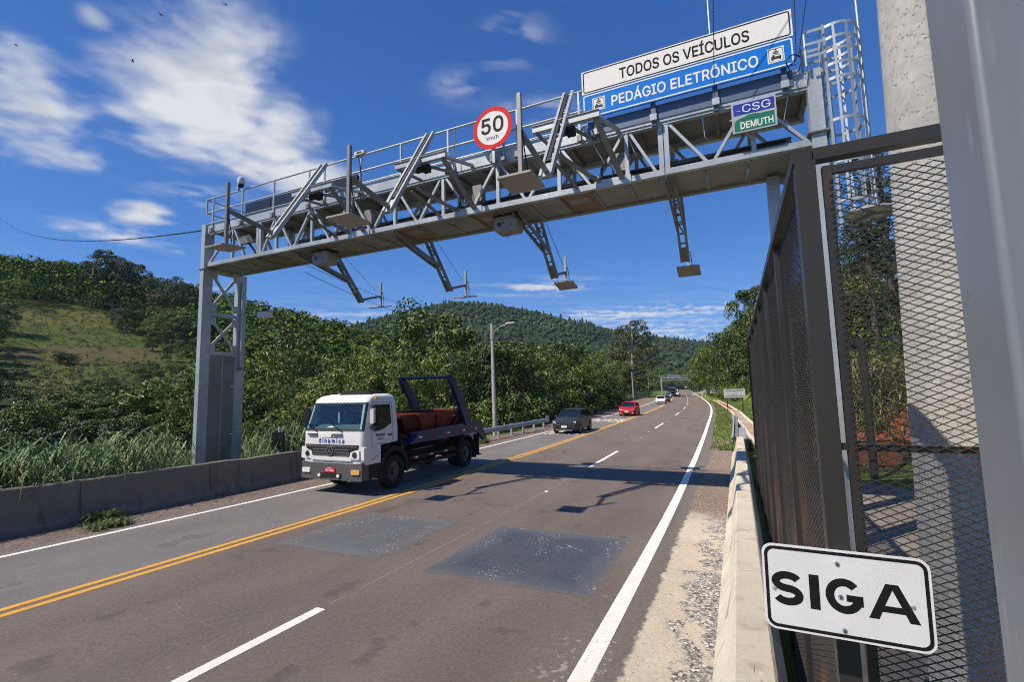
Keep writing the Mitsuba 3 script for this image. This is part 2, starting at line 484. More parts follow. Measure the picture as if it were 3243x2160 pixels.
paintbsdf('truck_white', tint((.70, .70, .69), .05, 1.2))
paintbsdf('truck_blue', tint((.006, .018, .085), .25, 2))
P('skip_orange', tint((.19, .026, .009), .5, 2.5), .6)
P('skip_red', tint((.07, .009, .007), .5, 2.5), .6)
P('bumper_grey', tint((.085, .09, .095), .12, 3), .55)
P('chassis', tint((.014, .013, .012), .3, 3), .7)
P('glass_dark', (.010, .016, .022), .04, 0, .9)
P('glass_screen', (.016, .040, .058), .03, 0, .95)
P('cab_inside', (.05, .06, .065), .8)
P('dash_green', (.10, .14, .13), .7)
scene['clear_glass'] = {'type': 'thindielectric', 'specular_transmittance': {'type': 'rgb', 'value': [.62, .78, .80]}}
P('paper', (.75, .75, .73), .8)
P('rim_grey', (.12, .12, .12), .45, .6)
P('wheel_silver', (.42, .42, .43), .35, .8)
paintbsdf('car_graphite', (.045, .055, .068), .4)
paintbsdf('car_red', (.47, .008, .014))
paintbsdf('car_white', (.72, .72, .72))
paintbsdf('car_silver', (.46, .47, .48), .4)
paintbsdf('car_black', (.02, .022, .025))
paintbsdf('lorry_green', (.02, .13, .085))

# ------------------------------------------------------------------ the line of the road
RY = np.array([-60, -30, 0, 10, 20, 30, 40, 57, 73, 92, 108, 123, 138, 162, 200, 250, 336, 500, 700], float)
RX = np.array([-5.0, -5.0, -5.03, -5.06, -5.2, -5.42, -5.68, -6.15, -6.85, -8.1, -9.4, -10.7, -12.0, -14.4, -18.0, -22.7, -30.3, -45, -62])
RZY = np.array([-60, -20, 0, 10, 20, 30, 45, 60, 100, 160, 400, 700], float)
RZ = np.array([.25, .12, 0, -.163, -.263, -.322, -.345, -.35, -.38, -.38, -.4, -.4])
from scipy.interpolate import PchipInterpolator
_rx, _rz = PchipInterpolator(RY, RX), PchipInterpolator(RZY, RZ)


def rx(y):
    return _rx(np.clip(y, -60, 700))


def rz(y):
    return _rz(np.clip(y, -60, 700))


def heading(y):
    return math.degrees(math.atan2(float(rx(y + 1) - rx(y - 1)), 2.0))


def strip(u0, u1, y0, y1, lift, step=1.5, cols=1, dash=None):
    ys = np.unique(np.concatenate([np.arange(y0, y1, step), [y1]]))
    us = np.linspace(u0, u1, cols + 1) if np.isscalar(u0) else u0
    U, Y = np.meshgrid(us, ys)
    v = np.stack([rx(Y) + U, Y, rz(Y) + lift], -1).reshape(-1, 3)
    n, m = len(ys), len(us)
    i, j = np.meshgrid(np.arange(n - 1), np.arange(m - 1), indexing='ij')
    a = i * m + j
    q = np.stack([a, a + 1, a + m + 1, a + m], -1).reshape(-1, 4)
    return v, np.vstack([q[:, [0, 1, 2]], q[:, [0, 2, 3]]]), np.stack([U, Y], -1).reshape(-1, 2)


ys_far = None
v, f, uv = strip(-7.35, 4.0, -40, 640, 0, 2.0, 24)
put('road', trimesh.Trimesh(v, f, process=False), 'asphalt', uv=uv, kind='structure', label='two-lane and climbing-lane asphalt road curving left into the valley')


def mark(name, u0, u1, y0, y1, mat, lift=.004, step=1.0):
    v, f, _ = strip(u0, u1, y0, y1, lift, step)
    return put(name, trimesh.Trimesh(v, f, process=False), mat, 'road')


mark('edge_line', 3.42, 3.62, -30, 330, 'white_paint')
mark('edge_line', -7.05, -6.91, -30, 330, 'white_paint')
mark('centre_line', -3.96, -3.835, -30, 330, 'yellow_paint')
mark('centre_line', -3.71, -3.585, -30, 330, 'yellow_paint')
for y0, y1 in [(-16, -12), (1.5, 4.85), (17.9, 23.0), (36.8, 42.3), (54.3, 59.8), (70.5, 75.9), (87, 92), (103, 108), (119, 124), (135, 140), (151, 156), (167, 172), (183, 189), (200, 206), (220, 226), (240, 246)]:
    mark('lane_dash', -.075, .075, y0, y1, 'white_paint')
mb = MB()
for y in np.arange(5.0, 17.5, .31):
    if random.Random(int(y * 100)).random() < .8:
        v, f, _ = strip(-.008, .004, y, y + .30, .003, .4)
        mb.add(v, f)
put('premark', mb, 'faded_paint', 'road', kind='stuff', label='thin broken white setting-out line between the lane dashes')


def patch(x0, x1, y0, y1, mat, seed, label):
    r = np.random.default_rng(seed)
    pts = []
    for (ax, ay), (bx, by) in zip([(x0, y0), (x1, y0), (x1, y1), (x0, y1)], [(x1, y0), (x1, y1), (x0, y1), (x0, y0)]):
        for t in np.linspace(0, 1, 12, endpoint=False):
            pts.append((ax + (bx - ax) * t + r.normal(0, .022), ay + (by - ay) * t + r.normal(0, .022)))
    g = Polygon(pts)
    v2, f2 = trimesh.creation.triangulate_polygon(g, engine='earcut')
    v = np.column_stack([v2[:, 0], v2[:, 1], rz(v2[:, 1]) + .005])
    v, f = trimesh.remesh.subdivide(v, f2)
    v, f = trimesh.remesh.subdivide(v, f)
    v[:, 2] = rz(v[:, 1]) + .004
    put('sealed_patch', trimesh.Trimesh(v, f, process=False), mat, 'road', label=label)


patch(-8.15, -5.68, 6.62, 9.3, 'sealant_faded', 1, 'pale worn bluish sealant rectangle in the middle lane')
patch(-4.66, -1.95, 6.5, 9.35, 'sealant_dark', 2, 'dark blue-grey sealant rectangle in the right lane')
stud = MB().box(-.05, .05, -.05, .05, -.002, .018)
sd = mikit.ply(stud.mesh(), 'white_reflector')
for y, u in [(29.6, .1), (13.0, .05), (34, -.05), (47.5, 0), (65, 0), (80, 0)]:
    put('road_stud', sd, None, 'road', to_world=at(rx(y) + u, y, rz(y) + .004))
# lettering for the drivers coming towards the camera, so it stands upside down from here
for txt, yc, hh, lab in (('REDUZA', 45.6, 3.6, 'white word REDUZA painted in the oncoming lane'), ('VELOCIDADE', 32.6, 3.2, None)):
    m = meshkit.text_mesh(txt, hh, .002, False)
    v = np.array(m.vertices)
    lo, hi = v.min(0), v.max(0)
    X = (v[:, 0] - lo[0]) / (hi[0] - lo[0]) - .5
    Yc = yc + hh / 2 - (v[:, 1] - lo[1])
    v = np.column_stack([rx(Yc) - 5.3 - X * 2.7, Yc, rz(Yc) + .004])
    put('lettering', trimesh.Trimesh(v, m.faces, process=False), 'white_paint', 'road', label=lab)

# shoulders
v, f, _ = strip(3.72, 4.95, -20, 30, .0025, 1.0, 3)
put('gravel_shoulder', trimesh.Trimesh(v, f, process=False), 'cream_shoulder', kind='structure', label='broken cream painted shoulder at the foot of the right barrier')
v, f, _ = strip(-9.4, -7.35, -30, 62, .001, 1.5, 3)
put('gravel_shoulder', trimesh.Trimesh(v, f, process=False), 'gravel', kind='structure', label='brown gravel shoulder at the foot of the left barrier')

v, f, _ = strip(-12.2, -7.35, 62.02, 150, .001, 1.5, 3)
put('gravel_shoulder', trimesh.Trimesh(v, f, process=False), 'gravel', kind='structure', label='wider brown gravel pull-off left of the road behind the cars')

# ------------------------------------------------------------------ terrain
RIDGE_AZ = np.radians([-62, -54, -46, -43.8, -40, -36, -33, -30, -28.6, -27, -23.5, -18, -13.3, -8, -3.7, 0, 5, 12, 20, 30, 40])
RIDGE_S = np.array([.060, .075, .092, .108, .128, .146, .164, .180, .184, .172, .155, .126, .102, .094, .084, .078, .07, .08, .09, .09, .08])
RIDGE_R = np.array([800, 820, 850, 870, 880, 900, 920, 930, 930, 940, 960, 1000, 1080, 1300, 1400, 1400, 1350, 1200, 900, 700, 600], float)
_t = np.linspace(0, len(RIDGE_AZ) - 1, 140)
_az, _s, _r = (np.interp(_t, np.arange(len(RIDGE_AZ)), a) for a in (RIDGE_AZ, RIDGE_S, RIDGE_R))
RPX, RPY, RPH = _r * np.sin(_az), _r * np.cos(_az), _s * _r + 2.67 - 7
HC = np.array([-317., 91.])
HD = unit(HC)


def mnoise(x, y, s, seed=0, oc=4):
    return meshkit.fbm(np.stack([np.asarray(x) * s, np.asarray(y) * s, np.zeros(np.shape(x))], -1), oc, seed)


def height(x, y):
    x, y = np.asarray(x, float), np.asarray(y, float)
    shp = x.shape
    u = x - rx(y)
    base = rz(y) - .035
    s5 = lambda a, b, t: (lambda q: q * q * (3 - 2 * q))(np.clip((t - a) / (b - a), 0, 1))
    h = base.copy()
    # left: falls away behind the barrier to a shallow valley
    h += -2.1 * s5(-10.2, -19, u) * s5(140, 60, y) - .4 * s5(-10, -19, u)
    a = (x - HC[0]) * HD[0] + (y - HC[1]) * HD[1]
    b = -(x - HC[0]) * HD[1] + (y - HC[1]) * HD[0]
    bb = np.where(b > 0, b, b * .55)
    h += 60 * np.exp(-(a / 156) ** 2 - (bb / 120) ** 2) * (1 + .10 * (mnoise(x, y, .02, 3) - .5)) * s5(-20, -70, u)
    # mountain
    m = np.zeros(shp)
    for px, py, ph in zip(RPX, RPY, RPH):
        d2 = (x - px) ** 2 + (y - py) ** 2
        m = np.maximum(m, ph * np.exp(-d2 / 330. ** 2))
    h += m * (1 + .16 * (mnoise(x, y, .006, 4) - .5)) * s5(200, 420, np.hypot(x, y)) * np.maximum(s5(16, 80, np.abs(u + 2)), s5(640, 760, y))
    # right: verge, then a bank
    k = s5(14, 26, y)
    bank = 9.5 * s5(8.6, 34, u) + 2.2 * s5(8.4, 12.0, u) + .28 * np.clip(u - 30, 0, 60)
    near = 3.0 * s5(15.5, 22, u) + .25 * np.clip(u - 22, 0, 60)
    h += np.where(u > 0, (bank * k + near * (1 - k)) * s5(600, 350, y), 0)
    h += .25 * (mnoise(x, y, .22, 8) - .5) * s5(5.2, 8, np.abs(u + 2)) * np.where(np.abs(u + 1.9) > 7.2, 1, 0)
    return h


def spaced(vals):
    return np.unique(np.round(np.concatenate(vals), 3))


us = spaced([-np.geomspace(10.2, 2600, 105), np.array([-9.6, -8.6, -7.35, -5, -2, 1, 3, 4.0, 4.5, 4.95]), np.linspace(5.3, 12, 14), np.geomspace(12.5, 2200, 60)])
ysg = spaced([-np.geomspace(2, 300, 22), np.linspace(-1, 70, 66), np.geomspace(71.5, 3200, 130)])
U, Yg = np.meshgrid(us, ysg)
Xg = rx(Yg) + U
Zg = height(Xg, Yg)
n_, m_ = U.shape
i, j = np.meshgrid(np.arange(n_ - 1), np.arange(m_ - 1), indexing='ij')
a_ = i * m_ + j
q = np.stack([a_, a_ + 1, a_ + m_ + 1, a_ + m_], -1).reshape(-1, 4)
put('ground', trimesh.Trimesh(np.stack([Xg, Yg, Zg], -1).reshape(-1, 3), np.vstack([q[:, [0, 1, 2]], q[:, [0, 2, 3]]]), process=False), 'land', smooth=True, kind='structure',
    label='grassy ground rising into hills, with farmed terraces on the left hillside')


def gz(x, y):
    return float(height(np.array([float(x)]), np.array([float(y)]))[0])

# ------------------------------------------------------------------ toll gantry
GX0, GX1, GY0, GY1 = -16.6, 1.72, 10.5, 11.75   # the truss: x range, front and rear planes
ZB, ZT = 7.30, 8.44
G = thing('toll_gantry', 'galvanised steel lattice gantry spanning the whole road with deck and handrail', 'gantry')


def hss(a, b, w, h, name, mat='galvanised', parent=None, up=(0, 0, 1), **kw):
    return put(name, MB().bar(a, b, w, h, up), mat, parent or G, **kw)


for y in (GY0, GY1):
    for z in (ZB, ZT):
        for xa, xb in ((GX0, -13.92), (-13.90, -1.10), (-1.08, GX1)):
            hss((xa, y, z), (xb, y, z), .12, .13, 'chord')
TOPS = [-15.25] + [-13.12 + 1.623 * i - .0 for i in range(8)] + [.64]
TOPS[1:9] = [-13.12, -11.55, -9.96, -8.37, -6.76, -5.13, -3.50, -1.89]
BOTS = [-16.45, -14.62, -13.80, -12.36, -10.78, -9.19, -7.58, -5.95, -4.34, -2.69, -1.2, -.17, 1.6]
for y in (GY0, GY1):
    off = .055 if y == GY0 else -.055
    yy = y
    for x in TOPS:
        hss((x, yy, ZB + .066), (x, yy, ZT - .066), .085, .085, 'post', up=(0, 1, 0))
    for x in (-13.97, -13.85, -1.15, -1.03):
        hss((x, yy, ZB + .066), (x, yy, ZT - .066), .10, .10, 'post', up=(0, 1, 0))
    pairs = [(-16.45, -15.33), (-14.62, -15.17)]
    for k, t in enumerate(TOPS[1:9]):
        lo, hi = BOTS[2:11][k], BOTS[3:12][k]
        pairs += [(lo + .06, t - .08), (hi - .06 if k < 7 else -1.28, t + .08)]
    pairs += [(-.25, -.97), (-.10, .55), (1.55, .72)]
    for xb, xt in pairs:
        hss((xb, yy, ZB + .06), (xt, yy, ZT - .06), .06, .075, 'brace', up=(0, 1, 0))
# cross bracing under the deck, between front and rear truss
for k, x in enumerate(np.arange(GX0 + .4, GX1, .81)):
    hss((x, GY0 + .07, ZT + .01), (x, GY1 - .07, ZT + .01), .06, .08, 'cross_beam', 'galvanised_dark')
# deck plates on top and floor plates below: each a part, with their joints
for k, x in enumerate(np.arange(GX0 + .02, GX1 - .2, .815)):
    x1 = min(x + .80, GX1)
    put('deck_plate', MB().box(x, x1, GY0 - .03, GY1 + .03, ZT + .07, ZT + .085), 'galvanised_dark', G)
    hatch = k in (3, 6, 10, 13, 16)
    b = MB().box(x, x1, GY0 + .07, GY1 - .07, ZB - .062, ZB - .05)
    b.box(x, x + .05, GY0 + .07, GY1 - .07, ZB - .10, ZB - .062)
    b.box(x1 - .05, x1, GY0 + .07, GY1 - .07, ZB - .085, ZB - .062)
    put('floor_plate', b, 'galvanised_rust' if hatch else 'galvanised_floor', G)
    if hatch:
        put('hatch_frame', MB().box(x + .15, x1 - .15, GY0 + .32, GY0 + .62, ZB - .075, ZB - .063), 'galvanised_floor', G)
put('edge_flange', MB().box(GX0, GX1, GY1 - .07, GY1 + .065, ZB - .115, ZB - .067), 'galvanised_floor', G)
put('toe_board', MB().box(GX0 - .0, GX1, GY0 - .085, GY0 - .065, ZT - .01, ZT + .28), 'galvanised', G)
put('toe_board', MB().box(GX0 - .0, GX1, GY1 + .065, GY1 + .085, ZT - .01, ZT + .28), 'galvanised', G)
put('toe_board', MB().box(GX0 - .02, GX0 - .001, GY0 - .06, GY1 + .06, ZT + .07, ZT + .28), 'galvanised', G)
put('conduit', MB().tube([(GX0 + .1, GY0 - .11, ZT + .30), (-2.8, GY0 - .11, ZT + .30)], .018, 6), 'galvanised', G)
# cable tray inside the truss
t_ = MB()
for z in (7.72, 7.88):
    t_.box(-13.5, 1.4, 11.30, 11.33, z - .012, z + .012)
t_.box(-13.5, 1.4, 11.34, 11.345, 7.72, 7.88)
put('cable_tray', t_, 'galvanised_dark', G)
put('cable_bundle', MB().tube([(x, 11.27 + .02 * math.sin(x * 3), 7.79 + .03 * math.sin(x * 2.1)) for x in np.linspace(-13.4, 1.3, 40)], .025, 6), 'cable_black', G)
for k, x in enumerate((-12.7, -9.5, -6.3, -3.0, .2)):
    put('duct', MB().box(x - .55, x + .75, 10.72, 11.02, ZB - .04, ZB + .16), 'galvanised_dark', G)
# handrail
RT, RM, RYF, RYB = 9.64, 9.15, GY0 - .11, GY1 + .11
for y, x1 in ((RYF, -2.85), (RYB, 1.7)):
    for xa, xb in (((-16.55, -4.87), (-4.80, x1)) if y == RYF else ((-16.55, x1),)):
        for z in (RT, RM):
            put('handrail', MB().tube([(xa, y, z), (xb, y, z)], .026, 8), 'galvanised', G)
for z in (RT, RM):
    put('handrail', MB().tube([(-16.55, RYF + .027, z), (-16.55, RYB - .027, z)], .024, 8), 'galvanised', G)
for x in (-16.55, -16.2, -14.68, -13.16, -11.6, -10.96, -9.53, -8.09, -6.54, -4.90, -4.52, -2.93):
    put('handrail_post', MB().box(x - .022, x + .022, RYF - .022, RYF + .022, ZT + (.0 if x > -16.5 else .70), RT), 'galvanised', G)
    if x > -16.5:
        put('bracket', MB().box(x - .05, x + .05, RYF - .09, RYF - .024, ZT - .05, ZT + .10), 'galvanised_dark', G)
for x in np.arange(-16.55, 1.8, 1.52):
    put('handrail_post', MB().box(x - .022, x + .022, RYB - .022, RYB + .022, ZT + .1, RT), 'galvanised', G)


# columns: two legs each, braced, with cover panels low down
def leg(x0, x1, y0, y1, zt):
    zb = gz((x0 + x1) / 2, y0) - .4
    m = MB()
    m.box(x0, x1, y0, y1, zb, zt)
    return put('leg', m, 'galvanised', G)


LX0, LX1 = -16.72, -16.53
leg(LX0, LX1, GY0 - .15, GY0 + .19, 8.74)
leg(LX0, LX1, GY1 - .10, GY1 + .24, ZB - .12)
for z0, z1, z2 in ((7.05, 5.75, 0), (5.45, 4.35, 0)):
    ya, yb = GY0 + .17, GY1 - .10
    hss((-16.57, ya, z0), (-16.57, yb, z1), .09, .05, 'brace', up=(1, 0, 0))
    hss((-16.64, ya, z1), (-16.64, yb, z0), .09, .05, 'brace', up=(1, 0, 0))
for z in (5.60, 7.13, 4.22):
    hss((-16.58, GY0 + .17, z), (-16.58, GY1 - .10, z), .14, .13, 'strut', up=(0, 0, 1))
for z in (5.35, 5.85, 4.4, 7.0):
    for y0, y1 in ((GY0 + .17, GY0 + .36), (GY1 - .29, GY1 - .10)):
        put('gusset', MB().box(-16.535, -16.522, y0, y1, z - .14, z + .14), 'galvanised', G)
for z0, z1 in ((-2.6, 1.35), (1.36, 3.05), (3.06, 4.14)):
    for y0, y1 in ((GY0 + .175, GY0 + .645), (GY0 + .675, GY1 - .105)):
        put('cover_panel', MB().box(-16.56, -16.545, y0, y1, z0, z1), 'galvanised_dark', G)
put('cover_strip', MB().box(-16.543, -16.525, GY0 + .648, GY0 + .672, -2.6, 4.15), 'galvanised', G)
put('cover_strip', MB().box(-16.543, -16.525, GY1 - .128, GY1 - .105, -2.6, 4.15), 'galvanised', G)
put('conduit', MB().tube([(-16.46, GY1 + .05, 6.9), (-16.46, GY1 + .05, 3.75)], .05, 10), 'galvanised', G)
put('bracket', MB().box(-16.53, -16.36, GY1 - .05, GY1 + .14, 3.66, 3.74), 'galvanised_dark', G)
put('bolt_plate', MB().box(-16.80, -16.34, GY0 - .19, GY0 + .21, 7.13, 7.16), 'galvanised_dark', G)
leg(1.62, 1.86, GY0 - .14, GY0 + .14, 8.72)
leg(.90, 1.14, GY1 - .25, GY1 + .02, ZB - .12)
hss((1.14, GY1 - .12, 6.6), (1.62, GY0 + .05, 5.4), .08, .08, 'brace')
hss((1.14, GY1 - .12, 7.1), (1.70, GY0 + .10, 6.4), .10, .10, 'brace')
put('bolt_plate', MB().box(1.55, 1.93, GY0 - .2, GY0 + .2, 7.42, 7.45), 'galvanised_dark', G)
put('conduit', MB().tube([(.80, GY1 - .3, 5.35), (.80, GY1 - .3, 4.3), (.80, GY1 - .3, 1.0)], .055, 10), 'galvanised', G)

# the retractable antenna arms: three in front of the deck, four behind
ARM_OFF = {}


def antenna_arm(x, front, label, tilt):
    """ladder-like arm in a vertical plane, cross bar, mast and the flat antenna under it"""
    a = thing('antenna_arm', label, 'antenna arm', 'antenna arms on the gantry')
    if front:
        top, end, mast_y, pan_z = np.array([x, 9.98, 9.41]), np.array([x, 8.27, 6.72]), 7.1, 6.12
        up = unit(np.cross([1, 0, 0], end - top))
    else:
        top, end, mast_y, pan_z = np.array([x, 11.9, 7.45]), np.array([x, 13.45, 6.02]), 14.5, 5.98
        top = np.array([x, 11.6, 8.05])
        up = unit(np.cross(end - top, [1, 0, 0]))
    d = unit(end - top)
    L = np.linalg.norm(end - top)
    w = .10 if front else .088
    mat = 'galvanised' if front else 'galvanised_dark'
    nrm = unit(np.cross(d, [1, 0, 0]))
    for s in (-1, 1):
        put('rail', MB().bar(top + [s * w, 0, 0], end + [s * w, 0, 0], .055, .10, nrm), mat, a)
    n = int(L / .27)
    for k in range(1, n):
        c = top + d * (L * k / n)
        if k % 3 == 0 or not front:
            put('rung', MB().bar(c + [-w + .03, 0, 0], c + [w - .03, 0, 0], .04, .025, nrm), mat, a)
        if k < n - 3 and k % 2 == 0:
            put('lacing', MB().bar(c + [-w + .03, 0, 0], c + d * (L / n) + [w - .03, 0, 0], .03, .02, nrm), mat, a)
    put('end_plate', MB().bar(end - d * .42, end + d * .0, 2 * w - .06, .03, nrm), mat, a)
    if front:
        put('chain', MB().bar(top + d * .05 + [-.03, 0, 0], end - d * .5 + [-.03, 0, 0], .07, .05, nrm), 'cable_black', a)
    else:
        lo = np.array([x, 10.70, 7.14])
        # the second leg of the lattice
        for s in (-1, 1):
            put('rail', MB().bar(lo + [s * w, 0, -.02], top + d * (L * .62) + [s * w, 0, -.10], .05, .09), mat, a)
        for k in range(1, 6):
            c = lo + (top + d * (L * .62) - lo) * k / 6 + [0, 0, -.06]
            put('rung', MB().bar(c + [-w, 0, 0], c + [w, 0, 0], .04, .025), mat, a)
    m0 = np.array([x, mast_y, 0])
    bz = end[2] + (.05 if front else .12)
    if front:
        bar_end = np.array([x, mast_y, 7.05])
        put('boom', MB().bar(end - d * .15, bar_end, .07, .09), 'galvanised_dark', a)
        mz = 7.72
    else:
        bar_end = np.array([x, mast_y, 6.55])
        put('boom', MB().bar(end - d * .1, np.array([x, mast_y, 6.42]), .06, .08), 'galvanised_dark', a)
        mz = 6.95
        put('stay', MB().tube([top + d * .2 + [.12, 0, 0], (x + .05, mast_y - .35, 6.55)], .008, 4), 'cable_black', a)
    put('mast', MB().box(x - .035, x + .035, mast_y - .035, mast_y + .035, pan_z + .06, mz), 'galvanised_dark' if front else 'galvanised', a)
    put('cable', MB().tube([(x + .05, mast_y, bar_end[2]), (x + .06, mast_y + .03, pan_z + .6), (x + .09, mast_y + .08, pan_z + .3), (x + .10, mast_y + .05, pan_z + .03)], .012, 5), 'cable_black', a)
    put('bracket', MB().box(x - .09, x + .09, mast_y - .09, mast_y + .09, pan_z + .045, pan_z + .06), 'galvanised', a)
    t = tilt
    pm = MB()
    ext = rrect(.62, .62, .03)
    tl = np.array([0, math.cos(t), math.sin(t)])
    pm.prism(ext, .035, (x, mast_y, pan_z), (1, 0, 0), tl)
    put('antenna', pm, 'panel_grey', a)
    return a


for x, w, tl in ((-10.56, 'left', .10), (-6.82, 'middle', -.04), (-3.04, 'right', -.06)):
    antenna_arm(x, True, f'raised antenna arm reaching forward from the gantry deck, {w} one of the three in front', tl)
for x, w, tl in ((-12.25, 'leftmost', .20), (-8.45, 'second from left', .19), (-4.74, 'third from left', -.20), (-1.02, 'rightmost', -.26)):
    antenna_arm(x, False, f'antenna arm hanging below and behind the gantry, {w} of the four', tl)

# the frames that carry the front arms
for x in (-10.38, -6.73, -2.96):
    c = thing('arm_carriage', {-10.38: 'steel carriage frame behind the left front antenna arm', -6.73: 'steel carriage frame behind the middle front antenna arm',
                               -2.96: 'steel carriage frame in front of the lower left sign corner'}[x], 'bracket', 'carriage frames of the front antenna arms')
    put('beam', MB().bar((x - .75, 9.42, 8.38), (x + .75, 9.42, 8.38), .12, .13), 'galvanised', c)
    put('flange', MB().bar((x - .75, 9.42, 8.455), (x + .75, 9.42, 8.455), .17, .02), 'galvanised_dark', c)
    put('strut', MB().bar((x + .66, 9.42, 8.30), (x + .95, 10.43, 7.34), .07, .11, (1, 0, 0)), 'galvanised_dark', c)
    put('strut', MB().bar((x - .66, 9.42, 8.30), (x - .66, 10.4, 8.42), .06, .06, (1, 0, 0)), 'galvanised_dark', c)
    put('strut', MB().bar((x + .05, 9.48, 8.30), (x + .35, 10.42, 8.42), .05, .07, (1, 0, 0)), 'galvanised_dark', c)
    put('strut', MB().bar((x + .70, 9.48, 8.36), (x + .9, 10.42, 8.50), .06, .09, (1, 0, 0)), 'galvanised', c)
    put('strut', MB().bar((x - .30, 9.65, 7.85), (x + .45, 10.42, 7.36), .05, .09, (1, 0, 0)), 'galvanised_dark', c)
    put('strut', MB().bar((x - .45, 9.65, 7.80), (x - .10, 10.42, 7.34), .05, .07, (1, 0, 0)), 'galvanised_dark', c)
    put('winch', MB().cyl((x - .22, 9.55, 8.25), (x - .02, 9.55, 8.25), .085, 12), 'black_plastic', c)
    put('winch_motor', MB().box(x - .02, x + .16, 9.48, 9.64, 8.15, 8.34), 'chassis', c)
    pl = MB().box(x + .35, x + 1.15, 10.415, 10.43, 7.22, 7.40)
    for k in range(10):
        pl.cyl((x + .40 + .075 * k, 10.412, 7.31), (x + .40 + .075 * k, 10.417, 7.31), .011, 6)
    put('bolt_plate', pl, 'galvanised', c)
    put('cable_coil', MB().tube([(x + .62 + .13 * math.cos(t), 10.35 + .01 * t, 7.58 + .16 * math.sin(t)) for t in np.linspace(0, 19, 90)], .012, 5), 'cable_black', c)
    put('cable', MB().tube([(x + .62, 10.35, 7.72), (x + .6, 10.3, 8.1), (x + .5, 10.2, 8.4), (x + .45, 10.28, 8.9), (x + .44, 10.34, 9.6)], .012, 5), 'cable_black', c)
    put('control_box', MB().box(x + .78, x + 1.05, 10.62, 10.85, 7.62, 8.05), 'galvanised_dark', c)

# boxes slung under the floor
for x, w in ((-11.60, 'left'), (-5.13, 'right')):
    c = thing('camera_unit', f'white vehicle classifier camera housing slung under the gantry floor, {w} of the two', 'camera housing', 'camera housings under the gantry floor')
    bm = MB().prism(Polygon([(-.28, -.24), (.28, -.24), (.33, -.12), (.33, .05), (.27, .17), (-.27, .17), (-.33, .05), (-.33, -.12)]), .42, (x, 11.28, 7.02), (1, 0, 0), (0, 0, 1))
    put('housing', bm, 'beige_enclosure', c)
    put('lens', MB().cyl((x - .17, 10.855, 6.97), (x - .17, 10.87, 6.97), .055, 14), 'black_plastic', c)
    put('lens', MB().cyl((x - .06, 10.855, 7.0), (x - .06, 10.87, 7.0), .022, 10), 'black_plastic', c)
    put('lens', MB().cyl((x + .17, 10.855, 6.93), (x + .17, 10.87, 6.93), .018, 10), 'black_plastic', c)
    put('bracket', MB().box(x - .36, x + .36, 10.83, 11.33, 7.17, 7.20), 'black_plastic', c)
    put('cable', MB().tube([(x - .05, 11.02, 6.76), (x - .03, 11.0, 6.66), (x + .06, 11.01, 6.68), (x + .08, 11.05, 6.76)], .012, 5), 'cable_black', c)

# dome camera and small things on the rail
c = thing('dome_camera', 'white dome surveillance camera on the left end of the gantry handrail', 'camera')
put('bracket', MB().box(-14.70, -14.64, 10.18, 10.26, 9.55, 9.98), 'galvanised', c)
put('hood', MB().tube([(-14.52, 10.2, 9.72), (-14.52, 10.2, 9.78), (-14.52, 10.2, 9.92), (-14.52, 10.2, 9.98)], [.10, .12, .11, .05], 14), 'white_enclosure', c, smooth=40)
put('dome', trimesh.creation.icosphere(2, .095).apply_translation([-14.52, 10.2, 9.69]), 'black_plastic', c, smooth=True)
put('arm', MB().bar((-14.66, 10.2, 9.9), (-14.52, 10.2, 9.96), .04, .04), 'white_enclosure', c)
c = thing('junction_box', 'small pale junction box clipped to the gantry handrail above a hanging cable', 'box')
put('case', MB().box(-9.72, -9.36, 10.30, 10.46, 9.64, 9.74), 'white_enclosure', c)
put('window', MB().box(-9.62, -9.44, 10.294, 10.30, 9.665, 9.715), 'black_plastic', c)
put('cable', MB().tube([(-9.62, 10.36, 9.64), (-9.55, 10.36, 9.4), (-9.50, 10.35, 9.0), (-9.52, 10.36, 8.5), (-9.50, 10.36, 8.3)], .014, 5), 'cable_black', c)
c = thing('message_board', 'dark LED message board seen from below above the rear of the gantry', 'sign')
for k in range(4):
    x0 = -16.1 + k * 1.35
    put('module', MB().box(x0, x0 + 1.32, 11.52, 11.60, 9.28, 9.80), 'led_board', c)
put('frame', MB().box(-16.12, -10.68, 11.605, 11.66, 8.6, 9.82), 'galvanised', c)
c = thing('floodlight', 'small floodlight on a bracket inside the left end of the gantry truss', 'lamp')
put('case', MB().prism(Polygon([(-.22, -.1), (.22, -.1), (.2, .12), (-.2, .12)]), .14, (-14.35, 10.38, 7.86), (1, 0, 0), unit((0, -.5, .86))), 'galvanised', c)
put('lens', MB().prism(rrect(.36, .16, .02), .01, (-14.35, 10.24, 7.77), (1, 0, 0), unit((0, -.5, .86))), 'lamp_lens', c)
put('bracket', MB().bar((-14.35, 10.4, 7.78), (-14.0, 10.45, 7.36), .06, .05), 'black_plastic', c)
c = thing('floodlight', 'floodlight on a short arm sticking out right of the left gantry column', 'lamp')
put('arm', MB().bar((-16.53, 12.0, 5.80), (-15.55, 12.06, 5.79), .06, .06), 'galvanised_dark', c)
put('case', MB().box(-15.84, -15.36, 11.93, 12.22, 5.56, 5.76), 'white_enclosure', c)
put('lens', MB().box(-15.80, -15.40, 11.96, 12.19, 5.55, 5.558), 'lamp_lens', c)
put('bracket', MB().box(-15.7, -15.5, 12.0, 12.1, 5.82, 5.88), 'black_plastic', c)

